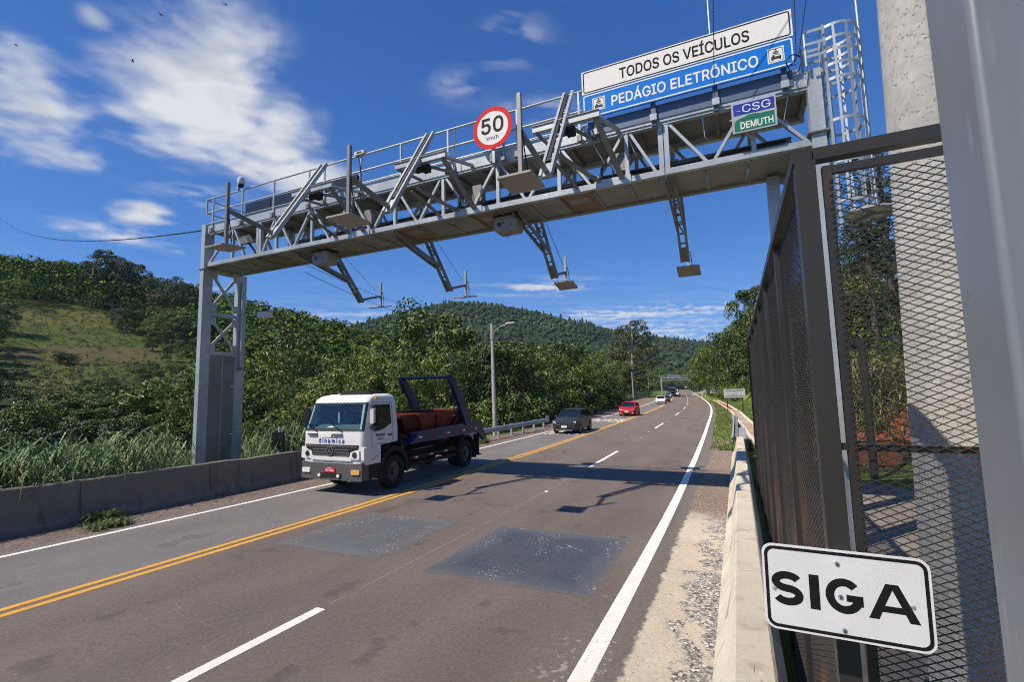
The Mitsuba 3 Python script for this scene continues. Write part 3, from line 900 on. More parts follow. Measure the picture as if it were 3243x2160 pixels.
for a_x, b_x, w in (((-22.9, 19.7, 10.6), (-35.6, 50, 13.2), 'upper of two thin cables running from the gantry to the big tree'), ((-21.0, 18.6, 9.4), (-36.4, 50, 12.4), 'lower of two thin cables running from the gantry to the big tree')):
    t = np.linspace(0, 1, 24)[:, None]
    pts = np.array(a_x) + (np.array(b_x) - np.array(a_x)) * t - np.array([0, 0, 1.]) * .35 * 4 * t * (1 - t)
    put('overhead_cable', MB().tube(pts, .016, 5), 'cable_black', label=w, cat='cable')

# overhead sign
S = thing('overhead_sign', 'large white over blue sign TODOS OS VEÍCULOS, PEDÁGIO ELETRÔNICO on the gantry', 'road sign')
SX0, SX1, SYF = -2.80, 1.45, 10.25
ZM = 9.405
EX, EZ = (1, 0, 0), (0, 0, 1)


def face(w, h, r, cx, cz, y, depth, mat, name, parent, **kw):
    return put(name, MB().prism(rrect(w, h, r), depth, (cx, y, cz), EX, EZ), mat, parent, **kw)


def ring(w, h, r, t, cx, cz, y, mat, name, parent):
    g = rrect(w, h, r).difference(rrect(w - 2 * t, h - 2 * t, max(r - t, .004)))
    return put(name, MB().prism(g, .003, (cx, y, cz), EX, EZ), mat, parent)


scx, sw = (SX0 + SX1) / 2, SX1 - SX0
zt0, zt1, zb0, zb1 = 9.44, 10.00, 8.84, 9.425
put('upper_panel', MB().box(SX0, SX1, SYF, SYF + .03, zt0, zt1), 'white_film', S)
put('lower_panel', MB().box(SX0 - .01, SX1 + .01, SYF, SYF + .03, zb0, zb1), 'blue_film', S)
ring(sw - .07, zt1 - zt0 - .05, .05, .022, scx, (zt0 + zt1) / 2, SYF - .002, 'black_film', 'border', S)
ring(sw - .05, zb1 - zb0 - .045, .05, .028, scx, (zb0 + zb1) / 2, SYF - .002, 'white_film', 'border', S)
put('lettering', text_at('TODOS OS VEÍCULOS', .235, (scx + .06, SYF - .001, (zt0 + zt1) / 2 - .012), EX, EZ, .003, True, 2.62), 'black_film', S)
put('lettering', text_at('PEDÁGIO ELETRÔNICO', .225, (scx + .02, SYF - .001, (zb0 + zb1) / 2 - .012), EX, EZ, .003, True, 2.95), 'white_film', S)
for px in (-2.42, 1.13):
    pc = put('pictogram', MB().box(px - .145, px + .145, SYF - .004, SYF - .001, 8.98, 9.29), 'white_film', S)
    gm = MB()
    fr = rrect(.25, .27, .03, 0, -.002).difference(rrect(.235, .255, .024, 0, -.002)).intersection(sbox(-.2, -.13, .2, .2))
    car = unary_union([sbox(-.085, -.085, .085, -.062), sbox(-.085, -.052, .085, -.036), sbox(-.085, -.085, -.075, -.036), sbox(.075, -.085, .085, -.036), sbox(-.08, -.108, -.058, -.085),
                       sbox(.058, -.108, .08, -.085), Polygon([(-.06, -.04), (-.015, -.04), (-.03, -.012), (-.045, -.012)]),
                       LineString([(-.075, -.036), (-.05, .005), (.05, .005), (.075, -.036)]).buffer(.0035)])
    arcs = [LineString([(r * math.sin(t), .105 - r * math.cos(t)) for t in np.linspace(-.75, .75, 9)]).buffer(.005) for r in (.03, .052, .075)]
    g = unary_union([fr, car, Point(0, .108).buffer(.012)] + arcs)
    put('symbol', MB().prism(g, .003, (px, SYF - .006, 9.135), EX, EZ), 'black_film', pc)
put('backing', MB().box(SX0 + .02, SX1 - .02, SYF + .031, SYF + .07, zb0 + .02, zt1 - .02), 'sign_back', S)
for x in np.linspace(SX0 + .3, SX1 - .2, 4):
    put('post', MB().box(x - .05, x + .05, SYF + .075, SYF + .14, ZT - .1, zt1 - .05), 'sign_back', S)
    put('clamp', MB().box(x - .07, x + .07, SYF + .02, SYF + .074, ZT + .0, ZT + .14), 'galvanised', S)
put('cross_rail', MB().box(SX0 + .05, SX1 - .05, SYF + .145, SYF + .20, 8.50, 8.82), 'sign_back', S)

# speed sign
S = thing('speed_limit_sign', 'round white speed limit sign with red rim reading 50 km/h', 'road sign')
cx_, cz_, cy_ = -5.10, 9.215, 10.18
put('disc', MB().prism(Point(0, 0).buffer(.545, quad_segs=16), .012, (cx_, cy_, cz_), EX, EZ), 'white_film', S)
put('rim', MB().prism(Point(0, 0).buffer(.55, quad_segs=16).difference(Point(0, 0).buffer(.435, quad_segs=16)), .006, (cx_, cy_ - .008, cz_), EX, EZ), 'red_film', S)
put('lettering', text_at('50', .39, (cx_ + .0, cy_ - .013, cz_ + .075), EX, EZ, .004, True, .62), 'black_film', S)
put('lettering', text_at('km/h', .095, (cx_ + .0, cy_ - .013, cz_ - .255), EX, EZ, .004, False, .33), 'black_film', S)
put('post', MB().box(cx_ - .04, cx_ + .04, cy_ + .015, cy_ + .075, ZT - .12, cz_ + .4), 'galvanised', S)
put('clamp', MB().box(cx_ - .09, cx_ - .041, cy_ + .0, cy_ + .21, ZT - .08, ZT + .12), 'galvanised_dark', S)

# company plaque
S = thing('company_plaque', 'weathered metal plaque with blue CSG panel over green DEMUTH panel', 'sign')
px0, px1, pz0, pz1, py = .27, 1.06, 7.68, 8.32, 10.20
pcx = (px0 + px1) / 2
put('plate', MB().box(px0, px1, py, py + .02, pz0, pz1), 'galvanised', S)
pb = put('blue_panel', MB().box(px0 + .035, px1 - .03, py - .005, py - .001, 8.045, 8.275), 'plaque_blue', S)
gp = Polygon([(-.355, -.15), (.355, -.15), (.355, .135), (.10, .135), (.03, .155), (-.10, .155), (-.17, .125), (-.30, .095), (-.355, .04)])
pg = put('green_panel', MB().prism(gp, .004, (pcx, py - .001, 7.862), EX, EZ), 'plaque_green', S)
tm = meshkit.text_mesh('CSG', .14, .003, True)
outl = text_at('CSG', .155, (pcx + .05, py - .006, 8.16), EX, EZ, .003, False, .50)
put('lettering', outl, 'white_film', pb)
put('speed_line', MB().box(pcx - .31, pcx - .235, py - .008, py - .006, 8.128, 8.136), 'white_film', pb)
put('lettering', text_at('DEMUTH', .135, (pcx + .04, py - .006, 7.815), EX, EZ, .003, True, .58), 'white_film', pg)
put('outline', MB().box(pcx - .24, pcx + .10, py - .008, py - .006, 7.938, 7.944), 'cable_black', pg)
put('hanger', MB().bar((px0 - .02, py + .03, 8.0), (px0 + .12, 10.43, 7.95), .05, .02), 'galvanised', S)

# caged ladder behind the right column
C = thing('caged_ladder', 'galvanised ladder with round safety cage at the right end of the gantry', 'ladder')
lx, ly = 1.93, 10.46
for dy in (-.22, .22):
    put('stile', MB().box(lx - .02, lx + .02, ly + dy - .03, ly + dy + .03, 5.5, 9.45), 'galvanised', C)
for z in np.arange(5.6, 9.5, .3):
    put('rung', MB().cyl((lx, ly - .19, z), (lx, ly + .19, z), .014, 6), 'galvanised', C)
hoops = [9.35, 9.10, 8.85, 8.58, 8.30, 7.50, 6.7, 5.95]


def hoop_pt(t, z):
    return (2.13 + .37 * math.cos(t), ly + .37 * math.sin(t), z)


for z in hoops:
    mb = MB()
    ts = np.linspace(-2.1, 2.1, 19)
    for ta, tb in zip(ts[:-1], ts[1:]):
        mb.bar(hoop_pt(ta, z), hoop_pt(tb, z), .008, .055, (0, 0, 1))
    for t in (-2.1, 2.1):
        p = hoop_pt(t, z)
        mb.bar(p, (lx if z < 8.8 else 1.62, p[1], z), .008, .055, (0, 0, 1))
    put('hoop', mb, 'galvanised', C)
for t in np.linspace(-1.75, 1.75, 7):
    a, b = hoop_pt(t, 5.93), hoop_pt(t, 9.37)
    put('cage_strap', MB().bar(a, b, .04, .007, (math.cos(t), math.sin(t), 0)), 'galvanised', C)
put('grab_rail', MB().tube([(1.62, 10.24, 8.72), (1.62, 10.24, 9.38)], .024, 8), 'galvanised', C)
put('grab_rail', MB().tube([(1.62, 10.68, 8.72), (1.62, 10.68, 9.38)], .024, 8), 'galvanised', C)
c = thing('lamp_ring', 'round galvanised street light head seen through the mesh below the ladder cage', 'lamp')
cm = MB().prism(Point(0, 0).buffer(.42, quad_segs=12).difference(Point(0, 0).buffer(.38, quad_segs=12)), .03, (2.43, 10.4, 5.72), EX, (0, 1, 0))
put('ring', cm, 'galvanised', c)
put('diffuser', MB().prism(Point(0, 0).buffer(.375, quad_segs=12), .012, (2.43, 10.4, 5.73), EX, (0, 1, 0)), 'white_enclosure', c)
for k in range(3):
    t = k * 2.1
    put('spoke', MB().bar((2.43, 10.4, 5.70), (2.43 + .39 * math.cos(t), 10.4 + .39 * math.sin(t), 5.70), .05, .02), 'galvanised_dark', c)
for x, y, z0, z1, w in ((-.02, 10.62, 8.4, 13.5, 'thin white lightning rod rising behind the overhead sign'), (2.52, 10.40, 5.8, 13.5, 'slim lightning rod at the outer edge of the ladder cage')):
    c = thing('lightning_rod', w, 'rod')
    put('rod', MB().tube([(x, y, z0), (x, y, z1)], .022, 8), 'galvanised', c)
    put('clamp', MB().box(x - .04, x + .04, y - .04, y + .04, z0 + .3, z0 + .36), 'galvanised_dark', c)

# loose cables
c = put('cable_coil', MB().tube([(1.42 + .12 * math.cos(t) * (1 + .2 * math.sin(3 * t)), 10.2 + .02 * math.sin(2 * t), 8.82 + .19 * math.sin(t)) for t in np.linspace(0, 31, 140)], .012, 5), 'cable_black',
        label='tangle of coiled black cable hanging at the lower right sign corner', cat='cable')
for a, b, sag, w in (((1.50, 10.2, 8.95), (2.6, 8.6, 16), .25, 'black cable rising steeply right of the overhead sign'), ((1.46, 10.2, 8.9), (1.6, 9.4, 15), .2, 'thin black cable running up beside the overhead sign end'),
                     ((-.02, 10.05, 8.5), (.28, 8.2, 13.5), .1, 'thin black cable crossing in front of the overhead sign'), ((-16.75, 10.8, 8.75), (-92, 29, 28.5), 1.6, 'thin power cable running from the gantry to the left hillside')):
    a, b = np.array(a), np.array(b)
    t = np.linspace(0, 1, 24)[:, None]
    pts = a + (b - a) * t - np.array([0, 0, 1.]) * sag * 4 * t * (1 - t)
    put('overhead_cable', MB().tube(pts, .008 if b[1] < 20 else .026, 5), 'cable_black', label=w, cat='cable')

# ------------------------------------------------------------------ right side: barrier, compound fence, poles, plate
def bx(y):
    return -.375 + .002 * y


B = thing('concrete_barrier', 'cream concrete barrier along the right shoulder, right below the camera', 'barrier')
for k, y0 in enumerate(np.arange(-6.0, 22.0, 2.36)):
    y1 = min(y0 + 2.35, 22.5)
    ys_ = np.linspace(y0, y1, 5)
    prof = np.array([(0, -.1), (0, .09), (.13, .34), (.225, .80), (.245, .825), (.475, .825), (.495, .80), (.52, .30), (.62, .06), (.62, -.1)])
    v = np.concatenate([np.column_stack([bx(y) + prof[:, 0], np.full(len(prof), y), rz(y) + prof[:, 1]]) for y in ys_])
    n = len(prof)
    f = []
    for a in range(4):
        for b in range(n - 1):
            f += [[a * n + b, a * n + b + 1, (a + 1) * n + b + 1], [a * n + b, (a + 1) * n + b + 1, (a + 1) * n + b]]
    for a in (0, 4):
        for b in range(1, n - 1):
            f.append([a * n, a * n + b, a * n + b + 1][::(1 if a == 0 else -1)])
    put('segment', trimesh.Trimesh(v, f, process=False), 'concrete_cream', B)

XF = .36


def expanded(W, Hh, L=.074, S=.034, w=.0045, d=.0045):
    """expanded metal in the xz plane from the origin"""
    n = int(W / (L / 2))
    rows = int(Hh / S)
    xs = np.arange(n + 1) * L / 2
    V, F = [], []
    prof = np.array([(-d, -w), (d, -w), (d, w), (-d, w)]) * .5
    k = 0
    for j in range(rows):
        for s in (1, -1):
            zz = j * S + S / 2 + np.where(np.arange(n + 1) % 2 == 1, s * S / 2, 0)
            p = np.stack([xs, np.zeros(n + 1), zz], -1)
            v = np.repeat(p, 4, 0)
            v[:, 1] += np.tile(prof[:, 0], n + 1)
            v[:, 2] += np.tile(prof[:, 1], n + 1)
            V.append(v)
            i, c = np.meshgrid(np.arange(n), np.arange(4), indexing='ij')
            q = np.stack([i * 4 + c, (i + 1) * 4 + c, (i + 1) * 4 + (c + 1) % 4, i * 4 + (c + 1) % 4], -1).reshape(-1, 4) + k
            F.append(np.vstack([q[:, [0, 1, 2]], q[:, [0, 2, 3]]]))
            k += len(v)
    return trimesh.Trimesh(np.vstack(V), np.vstack(F), process=False)


ZF0, ZF1 = -.05, 3.73
MESH_FINE = mikit.ply(expanded(1.54, ZF1 - ZF0), 'fence_mesh')
MESH_WIDE = mikit.ply(expanded(1.54, ZF1 - ZF0, .148, .068, .011, .006), 'fence_mesh')
FN = thing('mesh_fence', 'dark brown expanded metal fence with posts running along the roadside barrier', 'fence')
FYS = [2.735 + 1.64 * k for k in range(8)]
put('top_rail', MB().box(XF - .03, XF + .055, 2.70, 14.25, 3.775, 3.835), 'fence_paint', FN)
put('corner_post', MB().box(XF - .022, XF + .066, 2.695, 2.785, -.25, 3.774), 'fence_paint', FN)
for k, y in enumerate(FYS):
    if k:
        put('post', MB().box(XF - .012, XF + .05, y - .03, y + .03, -.25, 3.774), 'fence_paint', FN)
    if k < 7:
        put('stile', MB().box(XF + .004, XF + .034, y + .055, y + .085, ZF0, 3.74), 'fence_paint', FN)
        put('stile', MB().box(XF + .004, XF + .034, y + 1.555, y + 1.585, ZF0, 3.74), 'fence_paint', FN)
        put('mesh_panel', MESH_FINE if k < 3 else MESH_WIDE, None, FN, to_world=T().translate([XF + .02, float(y) + .05, ZF0]).rotate([0, 0, 1], 90))
put('bottom_rail', MB().box(XF - .005, XF + .045, 2.79, 14.2, -.10, -.05), 'fence_paint', FN)
FG = thing('mesh_gate', 'dark framed expanded metal gate facing the camera beside the concrete pole', 'gate')
put('top_rail', MB().box(XF + .06, 2.1, 2.70, 2.77, 3.775, 3.835), 'fence_paint', FG)
put('stile', MB().box(.455, .493, 2.715, 2.755, -.02, 3.74), 'fence_paint', FG)
put('stile', MB().box(1.95, 1.99, 2.715, 2.755, -.02, 3.74), 'fence_paint', FG)
for z0, z1 in ((3.70, 3.738), (2.355, 2.385), (.9, .93), (-.02, .02)):
    put('rail', MB().box(.494, 1.949, 2.72, 2.75, z0, z1), 'fence_paint', FG)
put('hinge', MB().box(.427, .454, 2.71, 2.75, 2.36, 2.39), 'fence_paint', FG)
put('mesh_panel', mikit.ply(expanded(1.47, 3.70), 'fence_mesh'), None, FG, to_world=T().translate([.475, 2.713, .0]))
FR = thing('mesh_fence', 'dark mesh fence across the far end of the fenced yard', 'fence')
MESH_REAR = mikit.ply(expanded(1.5, 4.0, .15, .07, .008, .006), 'fence_mesh')
for k, x in enumerate(np.arange(1.93, 7.9, 1.62)):
    z0 = gz(x, 17.7)
    put('post', MB().box(x - .06, x + .06, 17.64, 17.76, z0 - .3, 4.0), 'fence_paint', FR)
    if x < 6.3:
        for dx in (.09, 1.53):
            put('stile', MB().box(x + dx - .015, x + dx + .015, 17.68, 17.72, z0, 3.95), 'fence_paint', FR)
        put('mesh_panel', MESH_REAR, None, FR, to_world=T().translate([float(x) + .06, 17.7, -.05]))
        for z in (3.95, 2.45, .05):
            put('rail', MB().box(x + .041, x + 1.579, 17.675, 17.725, z, z + .05), 'fence_paint', FR)
FO = thing('mesh_fence', 'dark mesh fence panel closing the far roadside corner of the yard', 'fence')
for t in (0, .5, 1):
    x, y = XF + .02 + (1.7 - XF) * t, 14.3 + 3.4 * t
    put('post', MB().box(x - .03, x + .03, y - .03, y + .03, -.4, 3.9), 'fence_paint', FO) if t == .5 else None
put('mesh_panel', mikit.ply(expanded(3.6, 3.9, .148, .068, .012, .006), 'fence_mesh'), None, FO, to_world=T().translate([XF + .02, 14.3, -.1]).rotate([0, 0, 1], 68.3))
put('rail', MB().bar((XF + .05, 14.33, 3.8), (1.66, 17.64, 3.88), .05, .05), 'fence_paint', FO)

# yard paving, slab by slab
Y = put('yard', MB().box(.30, 6.6, 2.0, 17.6, -.5, -.345), 'concrete_slab', kind='structure', label='paved floor of the fenced yard')
rg = random.Random(4)
slabd = {}
for iy, y in enumerate(np.arange(2.85, 17.3, .62)):
    for ix, x in enumerate(np.arange(.50 + (iy % 2) * .3, 5.6, .93)):
        m = MB().prism(rrect(.915, .605, .02), .1, (x + .46, y + .3, float(rz(y + .3)) - .085 + rg.uniform(0, .014)), (1, 0, 0), (0, 1, 0))
        put('slab', m, 'concrete_slab' if rg.random() < .6 else 'concrete_slab_alt', Y)

PL = thing('concrete_pole', 'thick tapered concrete pole with pitted surface behind the mesh gate', 'pole')
pcx_, pcy_ = 1.36, 4.1
prof = [(z, .362 - .0231 * z) for z in np.linspace(-.3, 10, 26)]


def pole_r(th):
    d = (math.degrees(th) + 180) % 360 - 180
    if -81 <= d <= 21:
        return math.cos(math.radians(51)) / math.cos(math.radians(d + 30))
    if -103 < d < -81:
        return .985
    return 1.0


tha = np.radians(np.concatenate([np.arange(21.1, 256, 5.2), 360 + np.array([-103.2, -103, -97, -91, -86, -81.1, -81, -70, -58, -45, -32, -20, -9, 5, 21])]))
kk = [pole_r(t) for t in tha]
pv = np.array([(pcx_ + r * k * math.cos(t), pcy_ + r * k * math.sin(t), z) for z, r in prof for t, k in zip(tha, kk)])
n = len(tha)
pf = [q_ for a in range(len(prof) - 1) for b in range(n) for q_ in ([a * n + b, a * n + (b + 1) % n, (a + 1) * n + (b + 1) % n], [a * n + b, (a + 1) * n + (b + 1) % n, (a + 1) * n + b])]
put('shaft', trimesh.Trimesh(pv, pf, process=False), 'pole_concrete', PL, smooth=20)
mb = MB()
a = math.radians(-103)
for (z0, r0), (z1, r1) in zip(prof[:-1], prof[1:]):
    mb.bar((pcx_ + r0 * math.cos(a), pcy_ + r0 * math.sin(a), z0), (pcx_ + r1 * math.cos(a), pcy_ + r1 * math.sin(a), z1), .014, .012, (math.cos(a), math.sin(a), 0))
put('mould_seam', mb, 'pole_concrete', PL)

SC = thing('steel_column', 'smooth grey steel box column close to the camera at the right edge', 'column')
put('shaft', MB().prism(rrect(.24, .20, .016, .59, 1.30), 8.0, (0, 0, -.3), (1, 0, 0), (0, 1, 0)), 'steel_grey', SC, smooth=35)
put('base_plate', MB().box(.40, .78, 1.13, 1.47, -.28, -.20), 'steel_grey', SC)

# SIGA plate on the corner post
PT = thing('siga_plate', 'white plate with black border reading SIGA, bolted to the fence corner post', 'sign')
W0, W1, Z0, Z1, YP = .056, .668, 1.578, 1.948, 2.56
pc_ = ((W0 + W1) / 2, (Z0 + Z1) / 2)
rot = math.radians(-.6)
ex, ez = np.array([math.cos(rot), 0, math.sin(rot)]), np.array([-math.sin(rot), 0, math.cos(rot)])
O_ = np.array([pc_[0], YP, pc_[1]])


def retro(p, n, uv):
    d1, d2, r = voronoi(p.x * 190, p.z * 190)
    return mi.Color3f(.70, .71, .73) * (.93 + .09 * sst(.0, .25, d2 - d1)) * (.96 + .08 * dn(p.x * 9, p.z * 9))


P('retro_film', mikit.proc(retro), .4)
w_, h_ = W1 - W0, Z1 - Z0
put('plate', MB().prism(rrect(w_, h_, .045), .004, O_, ex, ez), 'retro_film', PT)
gb = rrect(w_ - .020, h_ - .020, .038).difference(rrect(w_ - .046, h_ - .046, .028))
put('border', MB().prism(gb, .0012, O_ + [0, -.0042, 0], ex, ez), 'black_film', PT)
sw_ = .0158
def arc(cx, cy, rx_, ry_, a0, a1, n=22):
    return [(cx + rx_ * math.cos(math.radians(t)), cy + ry_ * math.sin(math.radians(t))) for t in np.linspace(a0, a1, n)]


fl = dict(cap_style='flat', join_style='round')
hS, wS = .0725 - sw_, .045
gS = LineString(arc(0, hS / 2, wS, hS / 2, 25, 235) [:-4] + arc(0, hS / 2, wS, hS / 2, 205, 262, 6) + arc(0, -hS / 2, wS, hS / 2, 82, -25, 8) + arc(0, -hS / 2, wS, hS / 2, -30, -155, 14)).buffer(sw_, **fl)
gI = sbox(-.0188, -.0725, .0188, .0725)
gG = unary_union([LineString(arc(0, 0, .052, .0725 - sw_, 42, 342, 40)).buffer(sw_, **fl), LineString([(.008, -.007), (.0675, -.007)]).buffer(sw_ * .85, **fl), sbox(.040, -.036, .0675, -.007)])
gA = Polygon([(-.087, -.0725), (-.022, .0725), (.022, .0725), (.087, -.0725), (.052, -.0725), (.039, -.041), (-.039, -.041), (-.052, -.0725)]).difference(Polygon([(-.029, -.016), (.029, -.016), (0, .050)]))
from shapely import affinity
for g_, dx in ((gS, -.211), (gI, -.107), (gG, .002), (gA, .172)):
    put('letter', MB().prism(affinity.translate(g_, dx, -.004), .0012, O_ + [0, -.0042, 0], ex, ez), 'black_film', PT)
for dx, dz in ((-.015, .128), (-.012, -.008), (-.008, -.145)):
    b = put('bolt', MB().tube([O_ + [dx, -.0045, dz], O_ + [dx, -.009, dz], O_ + [dx, -.011, dz]], [.0095, .009, .005], 14), 'chrome', PT, smooth=40)
    put('socket', MB().cyl(O_ + [dx, -.0112, dz], O_ + [dx, -.0128, dz], .0032, 6), 'black_plastic', b)
for dx, dz in ((-.262, -.006), (.238, -.012)):
    put('rivet', MB().tube([O_ + [dx, -.0045, dz], O_ + [dx, -.009, dz]], [.009, .006], 14), 'galvanised', PT, smooth=40)
for dz in (.128, -.145):
    put('bracket', MB().box(.345, .43, YP + .005, 2.694, pc_[1] + dz - .012, pc_[1] + dz + .012), 'galvanised', PT)


# ------------------------------------------------------------------ left barrier, guard rails, street lamps, poles
B = thing('concrete_barrier', 'shaded grey concrete wall barrier along the left shoulder', 'barrier')
for k, y0 in enumerate(np.arange(-9.0, 15.0, 3.01)):
    y1 = y0 + 3.0
    ys_ = np.linspace(y0, y1, 6)
    prof = np.array([(0, -.2), (0, .09), (-.13, .30), (-.17, .93), (-.19, .95), (-.36, .95), (-.38, .93), (-.44, -1.2)])
    rb = np.random.default_rng(k)
    v = np.concatenate([np.column_stack([-13.62 - .003 * (y - 8) + prof[:, 0], np.full(len(prof), y), rz(y) + prof[:, 1] + (prof[:, 1] > .9) * rb.normal(0, .008)]) for y in ys_])
    n = len(prof)
    f = []
    for a in range(5):
        for b in range(n - 1):
            f += [[a * n + b, (a + 1) * n + b + 1, a * n + b + 1], [a * n + b, (a + 1) * n + b, (a + 1) * n + b + 1]]
    for a in (0, 5):
        for b in range(1, n - 1):
            f.append([a * n, a * n + b, a * n + b + 1])
    put('segment', trimesh.Trimesh(v, f, process=False), 'concrete_grey', B)

WP = np.array([(0, -.155), (.035, -.145), (.08, -.085), (.08, -.06), (.03, -.02), (.03, .02), (.08, .06), (.08, .085), (.035, .145), (0, .155)])


def guard_rail(label, path, side, zc=.62, step=2.0, plate=True):
    g = thing('guard_rail', label, 'guard rail')
    path = [np.array(p, float) for p in path]
    for a, b in zip(path[:-1], path[1:]):
        L = np.linalg.norm((b - a)[:2])
        d = unit([*(b - a)[:2], 0])
        s = np.array([d[1], -d[0], 0]) * side
        V = []
        for t in (0, .995):
            c = a + (b - a) * t
            z = float(rz(c[1])) + (c[2] if len(c) > 2 else 0) + zc
            V.append(np.array([[c[0], c[1], z]]) + WP[:, :1] * s + WP[:, 1:] * [0, 0, 1])
        n = len(WP)
        v = np.vstack(V)
        v = np.vstack([v, v - s * .006])
        f = []
        for k in range(n - 1):
            f += [[k, k + 1, n + k + 1], [k, n + k + 1, n + k], [2 * n + k, 3 * n + k + 1, 2 * n + k + 1], [2 * n + k, 3 * n + k, 3 * n + k + 1]]
        put('beam', trimesh.Trimesh(v, f, process=False), 'galvanised', g)
    for a, b in zip(path[:-1], path[1:]):
        c = np.array([b[0], b[1]])
        d = unit([*(b - a)[:2], 0])
        s = np.array([d[1], -d[0], 0]) * side
        p = np.array([c[0], c[1], 0]) - s * .12
        z = float(rz(c[1]))
        put('post', MB().bar((p[0], p[1], z - .4), (p[0], p[1], z + .78), .10, .14, s), 'galvanised', g)
        q = np.array([c[0], c[1], 0]) - s * .04
        put('spacer', MB().bar((q[0], q[1], z + .48), (q[0], q[1], z + .76), .10, .07, s), 'galvanised_dark', g)
    return g


yp = np.arange(15.6, 35.8, 2.0)
g = guard_rail('galvanised guard rail left of the road ending beside the dark grey car', [(-13.62 - .003 * (y - 8) - .06, y) for y in yp], 1)
put('end_plate', MB().box(-13.66, -13.62, 35.55, 36.2, .12, .62), 'galvanised', g)
g = guard_rail('short stretch of guard rail continuing the right concrete barrier', [(-.24, y) for y in (22.4, 24.6, 26.8, 29.0, 31.2, 33.4, 35.6, 37.8, 39.4)], -1, .64)
put('end_shoe', MB().prism(Polygon([(0, 0), (.38, 0), (.40, -.30), (.32, -.75), (.08, -.75), (.0, -.30)]), .3, (-.42, 39.7, .50), (1, 0, 0), (0, 0, 1)), 'galvanised', g)
g2 = guard_rail('second low guard rail behind the right hand one, on the grass', [(.10, y) for y in (20.9, 22.9, 24.9, 26.9, 28.3)], -1, .60)
put('cap', MB().box(-.02, .26, 22.6, 28.2, .43, .45), 'galvanised', g2)

L = thing('street_lamp', 'pale concrete street lamp with curved arm behind the left guard rail', 'street lamp')
lx_, ly_ = -15.1, 29.6
lz = gz(lx_, ly_)
put('pole', MB().tube([(lx_, ly_, lz - .2), (lx_ - .05, ly_, 3.5), (lx_ - .10, ly_, 7.35)], [.15, .125, .10], 14), 'concrete_light', L, smooth=40)
put('arm', MB().tube([(lx_ - .1, ly_, 6.35), (lx_ + .15, ly_, 6.85), (lx_ + .5, ly_, 7.08), (lx_ + .95, ly_, 7.22), (lx_ + 1.1, ly_, 7.26)], .03, 8), 'galvanised', L)
put('collar', MB().cyl((lx_ - .09, ly_, 6.25), (lx_ - .09, ly_, 6.45), .14, 14), 'galvanised', L)
put('lamp_head', MB().prism(Polygon([(0, -.03), (.62, -.05), (.66, .0), (.60, .05), (.1, .07), (0, .03)]), .24, (lx_ + 1.0, ly_ + .12, 7.27), unit((1, 0, .07)), (0, 0, 1)), 'white_enclosure', L)
for (x, y, h, tx, w) in ((-22.64, 90, 7.6, -.76, 'leaning pale concrete pole among the trees left of the red car'), (-25.4, 133, 7.6, -.15, 'slim pale concrete pole half hidden by trees, middle of the three'),
                         (-26.1, 163, 7.4, .0, 'straight pale concrete pole left of the distant gantry')):
    p = thing('utility_pole', w, 'pole')
    z = gz(x, y)
    put('shaft', MB().tube([(x, y, z - .3), (x + tx, y, z + h)], [.17, .12], 10), 'concrete_light', p)
    put('cap', MB().tube([(x + tx, y, z + h), (x + tx * 1.01, y, z + h + .12)], [.13, .05], 10), 'concrete_light', p)

c = thing('marker_post', 'dark roadside marker panel on a thin post in the grass behind the left wall', 'sign')
put('post', MB().box(-14.53, -14.47, 11.9, 11.96, -1.5, 1.6), 'galvanised', c)
put('panel', MB().box(-14.78, -14.22, 11.86, 11.895, .85, 1.42), 'black_film', c)

# distant gantry over the road
D = thing('distant_gantry', 'far smaller lattice gantry over the road near the bend', 'gantry')
gy = 195.0
gx0, gx1 = -26.5, -10.5
for y in (gy, gy + 1.2):
    for z in (5.2, 6.1):
        put('chord', MB().box(gx0, gx1, y - .07, y + .07, z - .07, z + .07), 'galvanised', D)
    n = 14
    for k in range(n):
        xa, xb = gx0 + (gx1 - gx0) * k / n, gx0 + (gx1 - gx0) * (k + 1) / n
        put('brace', MB().bar((xa, y, 5.27 if k % 2 else 6.03), (xb, y, 6.03 if k % 2 else 5.27), .09, .09, (0, 1, 0)), 'galvanised', D)
put('leg', MB().box(gx0 - .05, gx0 + .45, gy - .2, gy + .2, gz(gx0, gy) - .4, 6.17), 'galvanised', D)
put('leg', MB().box(gx1 - .45, gx1 + .05, gy - .2, gy + .2, gz(gx1, gy) - .4, 6.17), 'galvanised', D)
put('deck', MB().box(gx0, gx0 + 10.5, gy - .1, gy + 1.3, 6.18, 6.24), 'galvanised', D)
for z in (6.62, 6.98):
    put('handrail', MB().box(gx0, gx0 + 10.3, gy - .14, gy - .07, z - .03, z + .03), 'galvanised', D)
for k in range(8):
    put('handrail_post', MB().box(gx0 + 1.47 * k, gx0 + 1.47 * k + .06, gy - .14, gy - .07, 6.2, 7.0), 'galvanised', D)
s = put('sign_board', MB().box(gx0 + 2.6, gx0 + 6.9, gy + 1.4, gy + 1.5, 6.1, 7.2), 'sign_back', D)
put('frame', MB().box(gx0 + 2.5, gx0 + 7.0, gy + 1.3, gy + 1.39, 7.21, 7.33), 'galvanised', s)
for k in range(2):
    put('frame', MB().box(gx0 + 2.48 + 4.4 * k, gx0 + 2.62 + 4.4 * k, gy + 1.3, gy + 1.39, 6.1, 7.2), 'galvanised', s)
put('dome_camera', trimesh.creation.icosphere(1, .22).apply_translation([gx0 - .2, gy, 7.0]), 'white_enclosure', D)
for x in (-19, -16):
    put('antenna_arm', MB().box(x - .04, x + .04, gy - .5, gy - .42, 4.5, 5.2), 'galvanised_dark', D)
    put('antenna', MB().box(x - .5, x + .5, gy - .9, gy, 4.45, 4.5), 'panel_grey', D)


